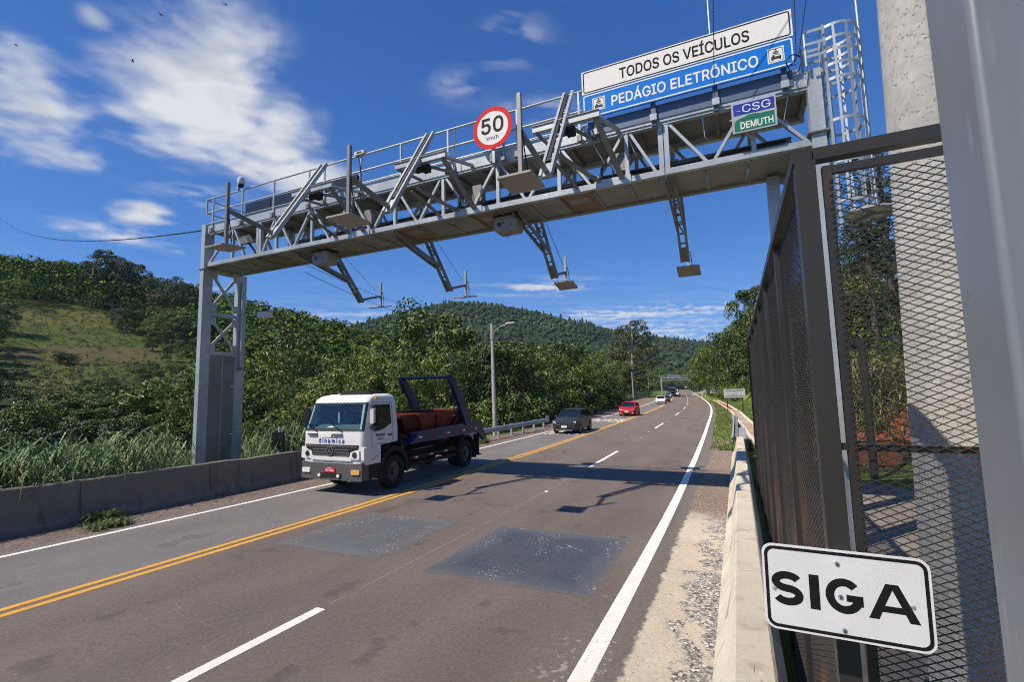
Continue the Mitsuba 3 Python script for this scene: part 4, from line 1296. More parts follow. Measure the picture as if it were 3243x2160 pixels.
def verge_sign(x, y, w, h, z0, label, text=True, plain=False):
    s = thing('roadside_sign', label, 'road sign', None)
    put('board', MB().box(x - w / 2, x + w / 2, y - .02, y + .02, z0, z0 + h), 'sign_grey', s)
    for sx in (-.36, .36):
        zz = gz(x + sx * w, y)
        put('post', MB().box(x + sx * w - .05, x + sx * w + .05, y + .03, y + .13, zz - .3, z0 + h - .1), 'chassis', s)
    if text:
        put('lettering', text_at('PEDÁGIO ELETRÔNICO', h * .17, (x, y - .025, z0 + h * .80), EX, EZ, .004, True, w * .82), 'black_film', s)
        put('lettering', text_at('PASSAGEM REGISTRADA', h * .17, (x, y - .025, z0 + h * .19), EX, EZ, .004, True, w * .86), 'black_film', s)
        sym = unary_union([sbox(-.2, -.19, .2, .19).difference(sbox(-.175, -.2, .175, .165)), sbox(-.07, -.17, .07, -.13), LineString([(-.05, -.05), (0, -.08), (.05, -.05)]).buffer(.012)])
        put('symbol', MB().prism(sym, .004, (x, y - .022, z0 + h * .5), EX, EZ), 'black_film', s)
    return s


verge_sign(-.21, 60, 2.2, .98, 1.30, 'nearest white roadside sign PEDÁGIO ELETRÔNICO, PASSAGEM REGISTRADA on the right verge')
verge_sign(-4.03, 112, 2.25, .98, 1.08, 'second white roadside sign on the right verge, behind the nearest one')
verge_sign(-7.6, 150, 2.2, .96, .56, 'third white roadside sign along the right verge', True)
verge_sign(-9.8, 160, .9, .8, .36, 'small square sign between two wide ones on the far right verge', False)
verge_sign(-12.5, 182, 2.0, .68, -.04, 'farthest low wide white sign on the right verge', True)
verge_sign(-41.3, 470, 3.3, 1.8, 1.54, 'tiny pale sign at the far end of the straight road', False)
c = thing('distance_marker', 'small white roadside block with a black spot at the outside of the bend', 'marker')
put('board', MB().box(-12.9, -12.2, 165, 165.1, -.1, .5), 'white_film', c)
put('spot', MB().prism(Point(0, 0).buffer(.16), .01, (-12.6, 164.98, .25), EX, EZ), 'black_film', c)
put('post', MB().box(-12.6, -12.5, 165.11, 165.2, -.6, .4), 'chassis', c)
c = thing('brick_shelter', 'small tan brick box beside the far signs on the right verge', 'shelter')
put('wall', MB().box(-9.2, -8.0, 150, 150.8, gz(-8.6, 150) - .2, gz(-8.6, 150) + .75), 'drain_concrete', c)
put('opening', MB().box(-8.8, -8.4, 149.97, 150, gz(-8.6, 150), gz(-8.6, 150) + .4), 'chassis', c)
put('lid', MB().box(-9.3, -7.9, 149.9, 150.9, gz(-8.6, 150) + .76, gz(-8.6, 150) + .84), 'concrete_light', c)

# drainage channel with cross bars
DR = thing('drainage_channel', 'concrete drainage channel with reddish floor and cross bars in the right verge', 'drain')
dc = [(1.25, 22), (1.1, 27), (.90, 33), (.62, 40), (.30, 48), (-.15, 58), (-.75, 68), (-1.6, 80), (-3.0, 98), (-4.4, 113)]
dx_ = PchipInterpolator([p[1] for p in dc], [p[0] for p in dc])
ysd = np.arange(22, 112, 1.5)
for off, w, name in ((-.42, .22, 'side_wall'), (.42, .26, 'side_wall')):
    for ya, yb in zip(ysd[:-1:4], list(ysd[4::4]) + [ysd[-1]]):
        mb = MB()
        a = (float(dx_(ya)) + off, ya, gz(dx_(ya) + off, ya) + .03)
        b = (float(dx_(yb)) + off, yb - .03, gz(dx_(yb) + off, yb) + .03)
        put(name, mb.bar(a, b, w, .22), 'drain_concrete', DR)
mb = MB()
for ya, yb in zip(ysd[:-1], ysd[1:]):
    mb.bar((float(dx_(ya)), ya, gz(dx_(ya), ya) + .02), (float(dx_(yb)), yb, gz(dx_(yb), yb) + .02), .62, .03)
put('channel_floor', mb, 'red_earth', DR)
for y in np.arange(22.5, 66, .9):
    z = gz(dx_(y), y) + .06
    put('cross_bar', MB().box(float(dx_(y)) - .30, float(dx_(y)) + .28, y - .09, y + .09, z - .04, z + .03), 'drain_concrete', DR)

# ------------------------------------------------------------------ the skip lorry
TX, TY, TZ = -10.68, 10.52, -.178
TR = thing('skip_lorry', 'white cab skip lorry with blue lifting arms carrying orange skips, lettered dinamica', 'truck')


def mv(m):
    m = m.mesh() if isinstance(m, MB) else m
    return trimesh.Trimesh(np.array(m.vertices) + [TX, TY, TZ], m.faces, process=False)


def tput(name, m, mat, parent=None, **kw):
    return put(name, mv(m), mat, parent or TR, **kw)


def cab_slice(z):
    zs = [.86, 1.36, 1.40, 1.78, 1.84, 2.60, 2.72, 2.80, 2.85, 2.87]
    fr = [.05, .05, .05, .06, .09, .32, .40, .54, .80, 1.00]
    re = [.86, .86, 1.62, 1.62, 1.62, 1.60, 1.58, 1.54, 1.44, 1.30]
    hw = [1.15, 1.15, 1.15, 1.15, 1.145, 1.075, 1.05, 1.00, .88, .60]
    return [float(np.interp(z, zs, a)) for a in (fr, re, hw)]


def cab_ring(z, n=9):
    f_, r_, w_ = cab_slice(z)
    rf, rr = min(.15, w_ * .3), .08
    pts = []
    for cx, cy, r, a0 in ((-w_ + rf, f_ + rf, rf, PI), (w_ - rf, f_ + rf, rf, 1.5 * PI), (w_ - rr, r_ - rr, rr, 0), (-w_ + rr, r_ - rr, rr, .5 * PI)):
        for t in np.linspace(0, PI / 2, n):
            pts.append((cx + r * math.cos(a0 + t), cy + r * math.sin(a0 + t), z))
    return np.array(pts)


zs_ = [.86, 1.1, 1.36, 1.40, 1.6, 1.78, 1.84, 2.0, 2.2, 2.4, 2.60, 2.66, 2.72, 2.76, 2.80, 2.83, 2.85, 2.862, 2.87]
V = np.concatenate([cab_ring(z) for z in zs_])
n = 36
F = []
for a in range(len(zs_) - 1):
    for b in range(n):
        if b == 8 and 1.83 < zs_[a] < 2.59:
            continue   # the opening of the windscreen
        F += [[a * n + b, a * n + (b + 1) % n, (a + 1) * n + (b + 1) % n], [a * n + b, (a + 1) * n + (b + 1) % n, (a + 1) * n + b]]
k = len(V)
V = np.vstack([V, [0, 1.15, 2.872], [0, .5, .86]])
e = (len(zs_) - 1) * n
F += [[e + b, e + (b + 1) % n, k] for b in range(n)] + [[(b + 1) % n, b, k + 1] for b in range(n)]
CAB = tput('cab', trimesh.Trimesh(V, F, process=False), 'truck_white', smooth=40)


def on_front(poly, lift, name, mat, parent=None, **kw):
    """a flat polygon in x, z laid on the front of the cab"""
    v2, f2 = trimesh.creation.triangulate_polygon(poly, engine='earcut')
    v2, f2 = np.array(v2), np.array(f2)
    v3 = np.column_stack([v2, np.zeros(len(v2))])
    for _ in range(5):
        v3, f2 = trimesh.remesh.subdivide(v3, f2)
    out = []
    for x, z, _ in v3:
        f_, r_, w_ = cab_slice(z)
        e_ = max(0, abs(x) - (w_ - .15))
        out.append((x, f_ + .15 - math.sqrt(max(.15 ** 2 - e_ ** 2, 0)) - lift, z))
    return tput(name, trimesh.Trimesh(out, f2, process=False), mat, parent, **kw)


def on_side(poly, lift, name, mat, parent=None, s=1, **kw):
    v2, f2 = trimesh.creation.triangulate_polygon(poly, engine='earcut')
    v3 = np.column_stack([np.array(v2), np.zeros(len(v2))])
    f2 = np.array(f2)
    for _ in range(2):
        v3, f2 = trimesh.remesh.subdivide(v3, f2)
    out = [(s * (cab_slice(z)[2] + lift), y, z) for y, z, _ in v3]
    return tput(name, trimesh.Trimesh(out, f2 if s > 0 else f2[:, ::-1], process=False), mat, parent, **kw)


on_front(Polygon([(-1.125, 1.80), (1.125, 1.80), (1.055, 2.61), (-1.055, 2.61)]).difference(Polygon([(-1.055, 1.865), (1.055, 1.865), (1.005, 2.555), (-1.005, 2.555)])), .014, 'windscreen_seal', 'black_plastic', CAB)
WS = on_front(Polygon([(-1.06, 1.87), (1.06, 1.87), (1.01, 2.55), (-1.01, 2.55)]).buffer(.02), .022, 'windscreen', 'clear_glass', CAB)
il = MB().add(np.array([(-.98, .42, 1.80), (.98, .42, 1.80), (.98, 1.5, 1.80), (-.98, 1.5, 1.80), (-.94, .52, 2.66), (.94, .52, 2.66), (.94, 1.5, 2.66), (-.94, 1.5, 2.66)]), [[0, 3, 2, 1], [2, 3, 7, 6], [1, 2, 6, 5], [3, 0, 4, 7], [4, 5, 6, 7]])
tput('lining', il, 'cab_inside', CAB)
tput('dashboard', MB().prism(Polygon([(.20, 1.74), (.62, 1.74), (.60, 1.90), (.45, 1.97), (.22, 1.86)]), 1.9, (-.95, 0, 0), (0, 1, 0), (0, 0, 1)), 'dash_green', CAB)
for sx_ in (-.55, .55):
    se = tput('seat', MB().prism(rrect(.48, .62, .10, sx_, 2.10), .14, (0, 1.30, 0), EX, EZ), 'chassis', CAB)
    tput('headrest', MB().prism(rrect(.26, .17, .05, sx_, 2.48), .10, (0, 1.30, 0), EX, EZ), 'chassis', se)
tput('steering_wheel', MB().tube([(.55 + .2 * math.cos(t), .72 - .06 * math.sin(t), 2.02 + .17 * math.sin(t)) for t in np.linspace(0, 2 * PI, 22)], .018, 6), 'black_plastic', CAB)
tput('sticker', MB().box(-.05, .0, .33, .335, 2.02, 2.32), 'paper', CAB)
on_front(Polygon([(-.25, 1.90), (.1, 1.91), (.12, 1.935), (-.1, 1.945)]), .028, 'paper', 'paper', CAB)
for x0, dx in ((-.95, .38), (-.02, .42)):
    tput('wiper', MB().bar((x0 + dx, .05, 1.77), (x0, .075, 1.99), .03, .02).bar((x0 - .10, .078, 2.0), (x0 + .28, .078, 1.985), .02, .015), 'black_plastic', CAB)
    tput('step', MB().box(x0 + dx - .35, x0 + dx - .0, .0, .06, 1.68, 1.73), 'bumper_grey', CAB)
sun_v = MB().prism(Polygon([(-.62, 0), (.62, 0), (.50, .13), (-.46, .13)]), .55, (.25, 1.25, 2.83), (1, 0, 0), (0, 0, 1))
tput('roof_hatch', sun_v, 'chassis', CAB)
put('lettering', mv(text_at('d i n a m i c a', .13, (-.02, .045, 1.53), EX, EZ, .004, True, .98)), 'plaque_blue', CAB, label='blue word dinamica across the front of the cab')
tput('crest', MB().box(-.035, .035, .044, .05, 1.635, 1.70), 'bumper_grey', CAB)
tput('caption_line', MB().box(-.35, .20, .044, .05, 1.612, 1.622), 'bumper_grey', CAB)
gr = tput('grille', MB().prism(Polygon([(-1.0, 1.42), (1.0, 1.42), (.97, 1.30), (.76, 1.24), (.66, 1.10), (-.66, 1.10), (-.76, 1.24), (-.97, 1.30)]), .03, (0, .045, 0), EX, EZ), 'chassis', CAB)
for z in (1.375, 1.285, 1.20, 1.13):
    w = .97 if z > 1.3 else .70
    tput('slat', MB().box(-w, w, .0, .012, z - .022, z + .022), 'bumper_grey', gr)
em = Point(0, 0).buffer(.135, quad_segs=10).difference(Point(0, 0).buffer(.112, quad_segs=10))
star = unary_union([Polygon([(0.12 * math.cos(a), .12 * math.sin(a)), (.028 * math.cos(a + .9), .028 * math.sin(a + .9)), (0, 0), (.028 * math.cos(a - .9), .028 * math.sin(a - .9))]) for a in (PI / 2, PI / 2 + 2.094, PI / 2 - 2.094)])
tput('emblem', MB().prism(unary_union([em, star]), .015, (-.02, -.016, 1.25), EX, EZ), 'wheel_silver', gr)
tput('lower_panel', MB().prism(Polygon([(-.80, 1.09), (.80, 1.09), (.76, .98), (-.76, .98)]), .10, (0, .10, 0), EX, EZ), 'truck_white', CAB)
for s in (-1, 1):
    hl = tput('headlight', MB().prism(Polygon([(s * .74, 1.22), (s * .96, 1.29), (s * 1.05, 1.28), (s * 1.06, 1.06), (s * .98, 1.02), (s * .70, 1.03)]), .05, (0, .055, 0), EX, EZ), 'lamp_lens', CAB)
    tput('corner_panel', MB().prism(Polygon([(s * 1.06, 1.36), (s * 1.19, 1.34), (s * 1.20, 1.02), (s * 1.0, .98), (s * 1.065, 1.05)]), .35, (0, .40, 0), EX, EZ), 'truck_white', CAB)
    tput('lens_bowl', MB().prism(Point(s * .90, 1.15).buffer(.085), .01, (0, .0, 0), EX, EZ), 'chrome', hl)
    tput('indicator', MB().prism(rrect(.30, .13, .03, s * .93, .68), .05, (0, .03, 0), EX, EZ), 'amber_lens' if s > 0 else 'lamp_lens', CAB)
    tput('fog_lamp', MB().prism(Point(s * .36 - .05, .555).buffer(.05), .03, (0, .0, 0), EX, EZ), 'lamp_lens', CAB)
bp = MB()
bp.prism(Polygon([(-1.14, .93), (-.80, .90), (.80, .90), (1.14, .93), (1.15, .46), (1.08, .43), (-1.08, .43), (-1.15, .46)]), .28, (0, .30, 0), EX, EZ)
BP = tput('bumper', bp, 'bumper_grey')
tput('air_intake', MB().box(-.50, .42, .010, .022, .49, .62), 'chassis', BP)
for s in (-1, 1):
    tput('side_skirt', MB().box(min(s * 1.02, s * 1.145), max(s * 1.02, s * 1.145), .302, .84, .46, .90), 'chassis', BP)
pt = tput('number_plate', MB().box(-.22, .18, .0, .012, .645, .775), 'plate_red', BP)
put('lettering', mv(text_at('IVU-5891', .062, (-.02, -.001, .70), EX, EZ, .003, True, .34)), 'white_film', pt)
tput('town_line', MB().box(-.12, .06, -.004, -.001, .752, .762), 'white_film', pt)
# door side
on_side(Polygon([(.52, 1.80), (.88, 1.83), (1.25, 1.98), (1.24, 2.50), (.56, 2.50)]).buffer(.03), .010, 'side_window', 'glass_dark', CAB)
on_side(Polygon([(.44, .98), (1.34, 1.42), (1.36, 2.58), (.52, 2.60), (.40, 1.80)]).buffer(.0).boundary.buffer(.008), .004, 'door_seam', 'bumper_grey', CAB)
on_side(Polygon([(1.10, 1.60), (1.30, 1.60), (1.30, 1.645), (1.10, 1.645)]), .012, 'door_handle', 'black_plastic', CAB)
tput('door_lettering', text_at('dinamica', .075, (1.156, .78, 1.66), (0, 1, 0), (0, 0, 1), .003, True, .40), 'plaque_blue', CAB)
for k, (y0, y1, z, mat) in enumerate(((.56, .95, 1.59, 'amber_lens'), (.62, .92, 1.545, 'bumper_grey'), (.70, .90, 1.51, 'bumper_grey'), (.42, .60, 1.33, 'amber_lens'), (.66, 1.0, 1.40, 'bumper_grey'))):
    tput('door_stripe', MB().box(1.151, 1.156, y0, y1, z - .009, z + .009), mat, CAB)
tput('marker_lamp', MB().box(1.0, 1.10, .62, .75, 2.70, 2.745), 'amber_lens', CAB)
for s in (-1, 1):
    mr = tput('mirror', MB().prism(rrect(.13, .42, .05, s * 1.29, 2.22), .10, (0, .34, 0), EX, EZ), 'white_enclosure' if s > 0 else 'black_plastic', CAB)
    tput('mirror_back', MB().prism(rrect(.20, .44, .05, s * 1.31, 2.22), .05, (0, .395, 0), EX, EZ), 'black_plastic', mr)
    tput('mirror_small', MB().prism(Point(s * 1.29, 1.93).buffer(.09), .06, (0, .36, 0), EX, EZ), 'black_plastic', mr)
    tput('mirror_arm', MB().tube([(s * 1.12, .36, 1.86), (s * 1.34, .33, 1.93), (s * 1.36, .33, 2.45), (s * 1.10, .42, 2.50)], .018, 8), 'black_plastic', mr)
    ar = LineString([(1.45 + .62 * math.cos(t), .52 + .66 * math.sin(t)) for t in np.linspace(-.05, PI + .1, 16)]).buffer(.07)
    tput('wheel_arch', MB().prism(ar, .30, (s * 1.15 if s < 0 else .85, 0, 0), (0, 1, 0), (0, 0, 1)), 'chassis', CAB)


def wheel(cx, cy, cz, r, w, side, parent, rim='rim_grey', nuts=8, off=(0, 0, 0)):
    prof = np.array([(r * .60, -w / 2), (r * .93, -w / 2), (r, -w * .36), (r, w * .36), (r * .93, w / 2), (r * .60, w / 2)])
    N = 28
    ang = np.arange(N) * 2 * PI / N
    v = np.stack([np.stack([np.full(N, p[1]), p[0] * np.cos(ang), p[0] * np.sin(ang)], -1) for p in prof]).reshape(-1, 3)
    f = []
    for a in range(len(prof)):
        for b in range(N):
            a2 = (a + 1) % len(prof)
            f += [[a * N + b, a2 * N + b, a2 * N + (b + 1) % N], [a * N + b, a2 * N + (b + 1) % N, a * N + (b + 1) % N]]
    o = np.array([cx, cy, cz]) + off
    wk = put('wheel', trimesh.Trimesh(v + o, f, process=False), 'rubber', parent, smooth=35)
    m = MB().cyl((o[0] + side * w * .28, o[1], o[2]), (o[0] + side * w * .33, o[1], o[2]), r * .60, 24).cyl((o[0] + side * w * .33, o[1], o[2]), (o[0] + side * w * .62, o[1], o[2]), r * .22, 16)
    for k in range(nuts):
        t = 2 * PI * k / nuts
        m.cyl((o[0] + side * w * .33, o[1] + r * .36 * math.cos(t), o[2] + r * .36 * math.sin(t)), (o[0] + side * w * .42, o[1] + r * .36 * math.cos(t), o[2] + r * .36 * math.sin(t)), r * .045, 6)
    put('rim', m, rim, wk)
    return wk


to = (TX, TY, TZ)
for s in (-1, 1):
    wheel(s * 1.0, 1.45, .50, .50, .28, s, TR, off=to)
    wheel(s * .99, 5.75, .50, .50, .27, s, TR, off=to)
    wheel(s * .68, 5.75, .50, .50, .27, s, TR, off=to)
for s in (-1, 1):
    tput('chassis_rail', MB().box(s * .42 - .05, s * .42 + .05, .7, 7.1, .72, .98), 'chassis')
tput('axle', MB().cyl((-.95, 1.45, .5), (.95, 1.45, .5), .08, 10), 'chassis')
tput('axle', MB().cyl((-.9, 5.75, .5), (.9, 5.75, .5), .12, 10), 'chassis')
tput('engine', MB().box(-.40, .40, .5, 1.9, .5, 1.0), 'chassis')
ft = tput('fuel_tank', MB().prism(rrect(.55, .56, .1, 0, .74), 1.25, (.60, 3.55, 0), EX, EZ), 'chassis')
tput('tank_step', MB().box(1.0, 1.16, 2.35, 3.5, 1.02, 1.05), 'bumper_grey', ft)
tput('air_filter', MB().cyl((.55, 2.0, 1.15), (.95, 2.0, 1.15), .17, 14), 'bumper_grey')
tput('side_guard', MB().box(1.08, 1.14, 2.2, 4.95, .50, .62).box(1.08, 1.14, 2.2, 4.95, .72, .84), 'chassis')
for k, y in enumerate((2.35, 3.2, 4.1)):
    tput('reflector_strip', MB().box(1.141, 1.148, y, y + .14, .75, .80), 'red_reflector')
    tput('reflector_strip', MB().box(1.141, 1.148, y + .14, y + .28, .75, .80), 'white_reflector')
tput('mudguard', MB().prism(LineString([(5.75 + .60 * math.cos(t), .55 + .62 * math.sin(t)) for t in np.linspace(.15, PI - .1, 14)]).buffer(.03), .62, (.55, 0, 0), (0, 1, 0), (0, 0, 1)), 'chassis')
tput('mudguard', MB().prism(LineString([(5.75 + .60 * math.cos(t), .55 + .62 * math.sin(t)) for t in np.linspace(.15, PI - .1, 14)]).buffer(.03), .62, (-1.17, 0, 0), (0, 1, 0), (0, 0, 1)), 'chassis')
tput('mud_flap', MB().box(.7, 1.15, 6.45, 6.47, .25, .75), 'rubber')
BD = tput('skip_deck', MB().box(-1.12, 1.12, 2.0, 6.9, 1.22, 1.30), 'truck_blue')
for s in (-1, 1):
    side = Polygon([(2.35, 1.58), (6.2, 1.66), (6.95, 1.62), (7.45, .95), (7.20, .85), (6.6, 1.30), (5.0, 1.30), (3.6, 1.22), (2.35, 1.22)])
    tput('side_beam', MB().prism(side, .10, (s * 1.12 - (.10 if s > 0 else 0), 0, 0), (0, 1, 0), (0, 0, 1)), 'truck_blue', BD)
    arm = Polygon([(5.72, 1.55), (6.20, 1.55), (5.45, 2.75), (4.84, 3.42), (4.62, 3.46), (4.56, 3.32), (5.10, 2.60)])
    A = tput('lift_arm', MB().prism(arm, .14, (s * 1.10 - .07, 0, 0), (0, 1, 0), (0, 0, 1)), 'truck_blue')
    tput('ram', MB().cyl((s * .98, 4.6, 1.30), (s * .98, 5.5, 2.0), .06, 12), 'chassis', A)
    tput('support_leg', MB().box(s * .80 - .09, s * .80 + .09, 7.05, 7.2, .30, 1.1).box(s * .80 - .16, s * .80 + .16, 7.0, 7.26, .26, .30), 'chassis')
for k, y in enumerate((2.6, 4.3, 5.4, 6.35)):
    tput('reflector_strip', MB().box(1.121, 1.128, y, y + .14, 1.36, 1.42), 'red_reflector', BD)
    tput('reflector_strip', MB().box(1.121, 1.128, y + .14, y + .28, 1.36, 1.42), 'white_reflector', BD)
tput('cross_tube', MB().tube([(-1.15, 4.72, 3.41), (1.15, 4.72, 3.41)], .055, 12), 'truck_blue')
tput('headboard', MB().box(-1.1, 1.1, 1.80, 1.88, 1.0, 1.55), 'chassis')
tput('bright_panel', MB().bar((1.10, 2.05, 1.24), (1.10, 2.65, 1.52), .02, .30, (1, 0, 0)), 'truck_blue')
for k, (y0, y1, y2, y3, hw_, mat, lab) in enumerate(((2.15, 5.6, 5.0, 2.7, .84, 'skip_red', 'dark red trapezoid skip behind the cab of the lorry'), (2.95, 6.55, 6.0, 3.45, .94, 'skip_orange', 'orange trapezoid skip standing at the rear of the lorry bed'))):
    sk = thing('waste_skip', lab, 'skip')
    z0, z1 = 1.32, 2.10 + .02 * k
    outer = np.array([(-hw_, y0, z1), (hw_, y0, z1), (hw_, y1, z1), (-hw_, y1, z1), (-hw_ * .82, y3, z0), (hw_ * .82, y3, z0), (hw_ * .82, y2, z0), (-hw_ * .82, y2, z0)])
    walls = [(0, 1, 5, 4), (1, 2, 6, 5), (2, 3, 7, 6), (3, 0, 4, 7), (4, 5, 6, 7)]
    mb = MB().add(outer + [TX, TY, TZ], walls)
    put('shell', mb, mat, sk)
    for a, b in ((0, 1), (1, 2), (2, 3), (3, 0)):
        put('rim', MB().bar(outer[a] + [TX, TY, TZ], outer[b] + [TX, TY, TZ], .09, .09), mat, sk)
    for t in (.3, .55, .8):
        p, q = outer[1] * (1 - t) + outer[2] * t, outer[5] * (1 - t) + outer[6] * t
        put('rib', MB().bar(p + [TX + .03, TY, TZ], q + [TX + .03, TY, TZ], .08, .06, (1, 0, 0)), mat, sk)
    put('lettering', mv(text_at('dinamica', .11, (hw_ * .955 + .015, y1 - 1.45, 1.98), (0, 1, 0), unit((.16, 0, 1)), .004, True, .7)), 'faded_paint', sk)


# ------------------------------------------------------------------ cars
def sections(stn):
    """closed body from stations along y: (y, half width, bottom, shoulder, top, top half width)"""
    V, F = [], []
    for (y, w, zb, zs, zt, wt) in stn:
        half = [(w * .80, zb), (w * .97, zb + .10), (w, zb + .30), (w, (zb + zs) * .55), (w * .985, zs), (wt, zt), (wt * .5, zt + .015)]
        ring_ = half + [(-x, z) for x, z in half[::-1]]
        V += [(x, y, z) for x, z in ring_]
    n = 14
    for a in range(len(stn) - 1):
        for b in range(n):
            F += [[a * n + b, a * n + (b + 1) % n, (a + 1) * n + (b + 1) % n], [a * n + b, (a + 1) * n + (b + 1) % n, (a + 1) * n + b]]
    k = len(V)
    V += [(0, stn[0][0], (stn[0][2] + stn[0][4]) / 2), (0, stn[-1][0], (stn[-1][2] + stn[-1][4]) / 2)]
    e = (len(stn) - 1) * n
    F += [[(b + 1) % n, b, k] for b in range(n)] + [[e + b, e + (b + 1) % n, k + 1] for b in range(n)]
    return trimesh.Trimesh(np.array(V, float), F, process=False)


def car(label, x, y, paint, kind='hatch', group=None, rich=True, lights=False, cat='car', name='car'):
    c = thing(name, label, cat, group)
    z = float(rz(y)) + .004
    W = at(x, y, z, -heading(y + 2))
    k = dict(suv=(4.35, .89, 1.62, .22, 1.02), hatch=(4.0, .87, 1.48, .17, .92), sedan=(4.5, .88, 1.46, .16, .90))[kind]
    L, w, H, gc, belt = k
    hood = belt + .02
    st = [(0, w * .70, gc + .12, gc + .42, gc + .46, w * .62), (.06, w * .86, gc + .04, gc + .5, gc + .55, w * .78), (.22, w * .96, gc, hood - .17, hood - .11, w * .84), (.6, w, gc, hood - .09, hood - .02, w * .86),
          (1.15, w, gc, hood - .03, hood + .04, w * .87), (1.5, w, gc, hood, hood + .05, w * .88), (L - .9, w, gc, belt + .04, belt + .09, w * .88),
          (L - .25, w * .97, gc + .05, belt + .03, belt + .08, w * .84), (L - .05, w * .88, gc + .14, belt - .02, belt + .03, w * .76), (L, w * .8, gc + .2, belt - .15, belt - .1, w * .7)]
    body = put('body', sections(st), paint, c, smooth=32, to_world=W)
    ws, rf = (1.05, 1.75) if kind != 'sedan' else (1.15, 1.85)
    rr, rb = {'suv': (L - .75, L - .22), 'hatch': (L - .75, L - .15), 'sedan': (L - 1.35, L - .62)}[kind]
    zb, zr = belt + .03, H
    wb, wr = w * .865, w * .69
    V = np.array([(-wb, ws, zb), (wb, ws, zb), (wb, rb, zb + .04), (-wb, rb, zb + .04), (-wr, rf, zr - .05), (wr, rf, zr - .05), (wr, rr, zr - .06), (-wr, rr, zr - .06)])
    put('windscreen', MB().add(V[[0, 1, 5, 4]], [[0, 1, 2, 3]]), 'glass_dark', c, to_world=W)
    put('rear_window', MB().add(V[[2, 3, 7, 6]], [[0, 1, 2, 3]]), 'glass_dark', c, to_world=W)
    for a, b, cc, d in ((1, 2, 6, 5), (3, 0, 4, 7)):
        put('side_window', MB().add(V[[a, b, cc, d]], [[0, 1, 2, 3]]), 'glass_dark', c, to_world=W)
    rm = MB()
    ys_ = np.linspace(rf - .10, rr + .06, 7)
    rings = []
    for t, yy in zip(np.linspace(-1, 1, 7), ys_):
        hz = zr - .045 - .05 * t * t
        rings.append([(-wr - .035, yy, hz - .03), (-wr * .85, yy, hz + .035), (0, yy, hz + .05), (wr * .85, yy, hz + .035), (wr + .035, yy, hz - .03)])
    rv = np.array(rings).reshape(-1, 3)
    rfc = []
    for a in range(6):
        for b in range(4):
            rfc.append([a * 5 + b, a * 5 + b + 1, (a + 1) * 5 + b + 1, (a + 1) * 5 + b])
    rm.add(rv, rfc)
    roof = put('roof', rm, paint, c, smooth=True, to_world=W)
    for s in (-1, 1):
        put('pillar', MB().bar((s * wb, ws - .02, zb), (s * (wr + .01), rf - .02, zr - .05), .07, .05).bar((s * wb, rb + .02, zb + .04), (s * (wr + .01), rr + .02, zr - .06), .14, .06)
            .bar((s * (wb + .004), (ws + rb) / 2 + .1, zb), (s * (wr + .012), (rf + rr) / 2 + .05, zr - .06), .02, .08, (0, 1, 0)), paint if kind != 'suv' else 'black_plastic', c, to_world=W)
        hl = put('headlight', MB().prism(Polygon([(s * w * .48, hood - .26), (s * w * .92, hood - .17), (s * w * .90, hood - .30), (s * w * .52, hood - .33)]), .05, (0, .14, 0), EX, EZ), 'lamp_lens', c, to_world=W)
        put('mirror', MB().box(s * (w + .10) - .09, s * (w + .10) + .09, ws + .25, ws + .36, belt + .04, belt + .19), paint, c, to_world=W)
        for yy in (.83, L - .82):
            ang = np.linspace(0, 2 * PI, 25)[:-1]
            put('arch', MB().prism(Point(yy, .36).buffer(.41).intersection(sbox(-1, gc * .8, 9, 2)), .02, (s * w - (.012 if s > 0 else .008), 0, 0), (0, 1, 0), (0, 0, 1)), 'black_plastic', c, to_world=W)
            v_ = MB().tube([(s * w - s * .20, yy, .33), (s * w - s * .19, yy, .33), (s * w + s * .005, yy, .33), (s * w + s * .015, yy, .33)], [.28, .33, .33, .28], 22)
            wk = put('wheel', v_, 'rubber', c, smooth=40, to_world=W)
            rmm = MB().cyl((s * w + s * .012, yy, .33), (s * w + s * .02, yy, .33), .07, 10)
            for q_ in range(5):
                t = 2 * PI * q_ / 5
                rmm.bar((s * w + s * .018, yy, .33), (s * w + s * .018, yy + .21 * math.cos(t), .33 + .21 * math.sin(t)), .05, .015, (1, 0, 0))
            put('rim', rmm, 'wheel_silver', wk, to_world=W)
    if kind == 'suv':
        g = put('grille', MB().prism(Polygon([(-.60, hood - .22), (.60, hood - .22), (.50, hood - .44), (-.50, hood - .44)]), .06, (0, .04, 0), EX, EZ), 'black_plastic', c, to_world=W)
        for q_ in range(7):
            for r_ in range(3):
                put('mesh_bar', MB().bar((-.5 + .155 * q_, -.022, hood - .26 - .06 * r_), (-.42 + .155 * q_, -.022, hood - .30 - .06 * r_), .012, .018), 'wheel_silver', g, to_world=W)
        put('trim', MB().box(-.62, .62, .02, .05, hood - .215, hood - .19), 'chrome', c, to_world=W)
        put('lower_grille', MB().box(-.52, .52, -.012, .03, .34, .50), 'black_plastic', c, to_world=W)
        put('skid_plate', MB().box(-.55, .55, -.02, .10, .24, .29), 'wheel_silver', c, to_world=W)
    elif kind == 'hatch' and 'white' in label:
        g = put('grille', MB().prism(Polygon([(-.28, hood - .38), (.28, hood - .38), (.62, .34), (.55, .28), (-.55, .28), (-.62, .34)]), .06, (0, .04, 0), EX, EZ), 'black_plastic', c, to_world=W)
        put('skid_plate', MB().box(-.55, .55, -.022, .10, .20, .25), 'car_white', c, to_world=W)
    else:
        g = put('grille', MB().prism(rrect(.62, .10, .03, 0, hood - .31), .06, (0, .06, 0), EX, EZ), 'black_plastic', c, to_world=W)
        put('emblem', MB().prism(Polygon([(0, .07), (.05, 0), (0, -.07), (-.05, 0)]), .01, (0, -.004, hood - .30), EX, EZ), 'chrome', c, to_world=W)
        put('lower_grille', MB().box(-.42, .42, -.008, .03, .24, .34), 'black_plastic', c, to_world=W)
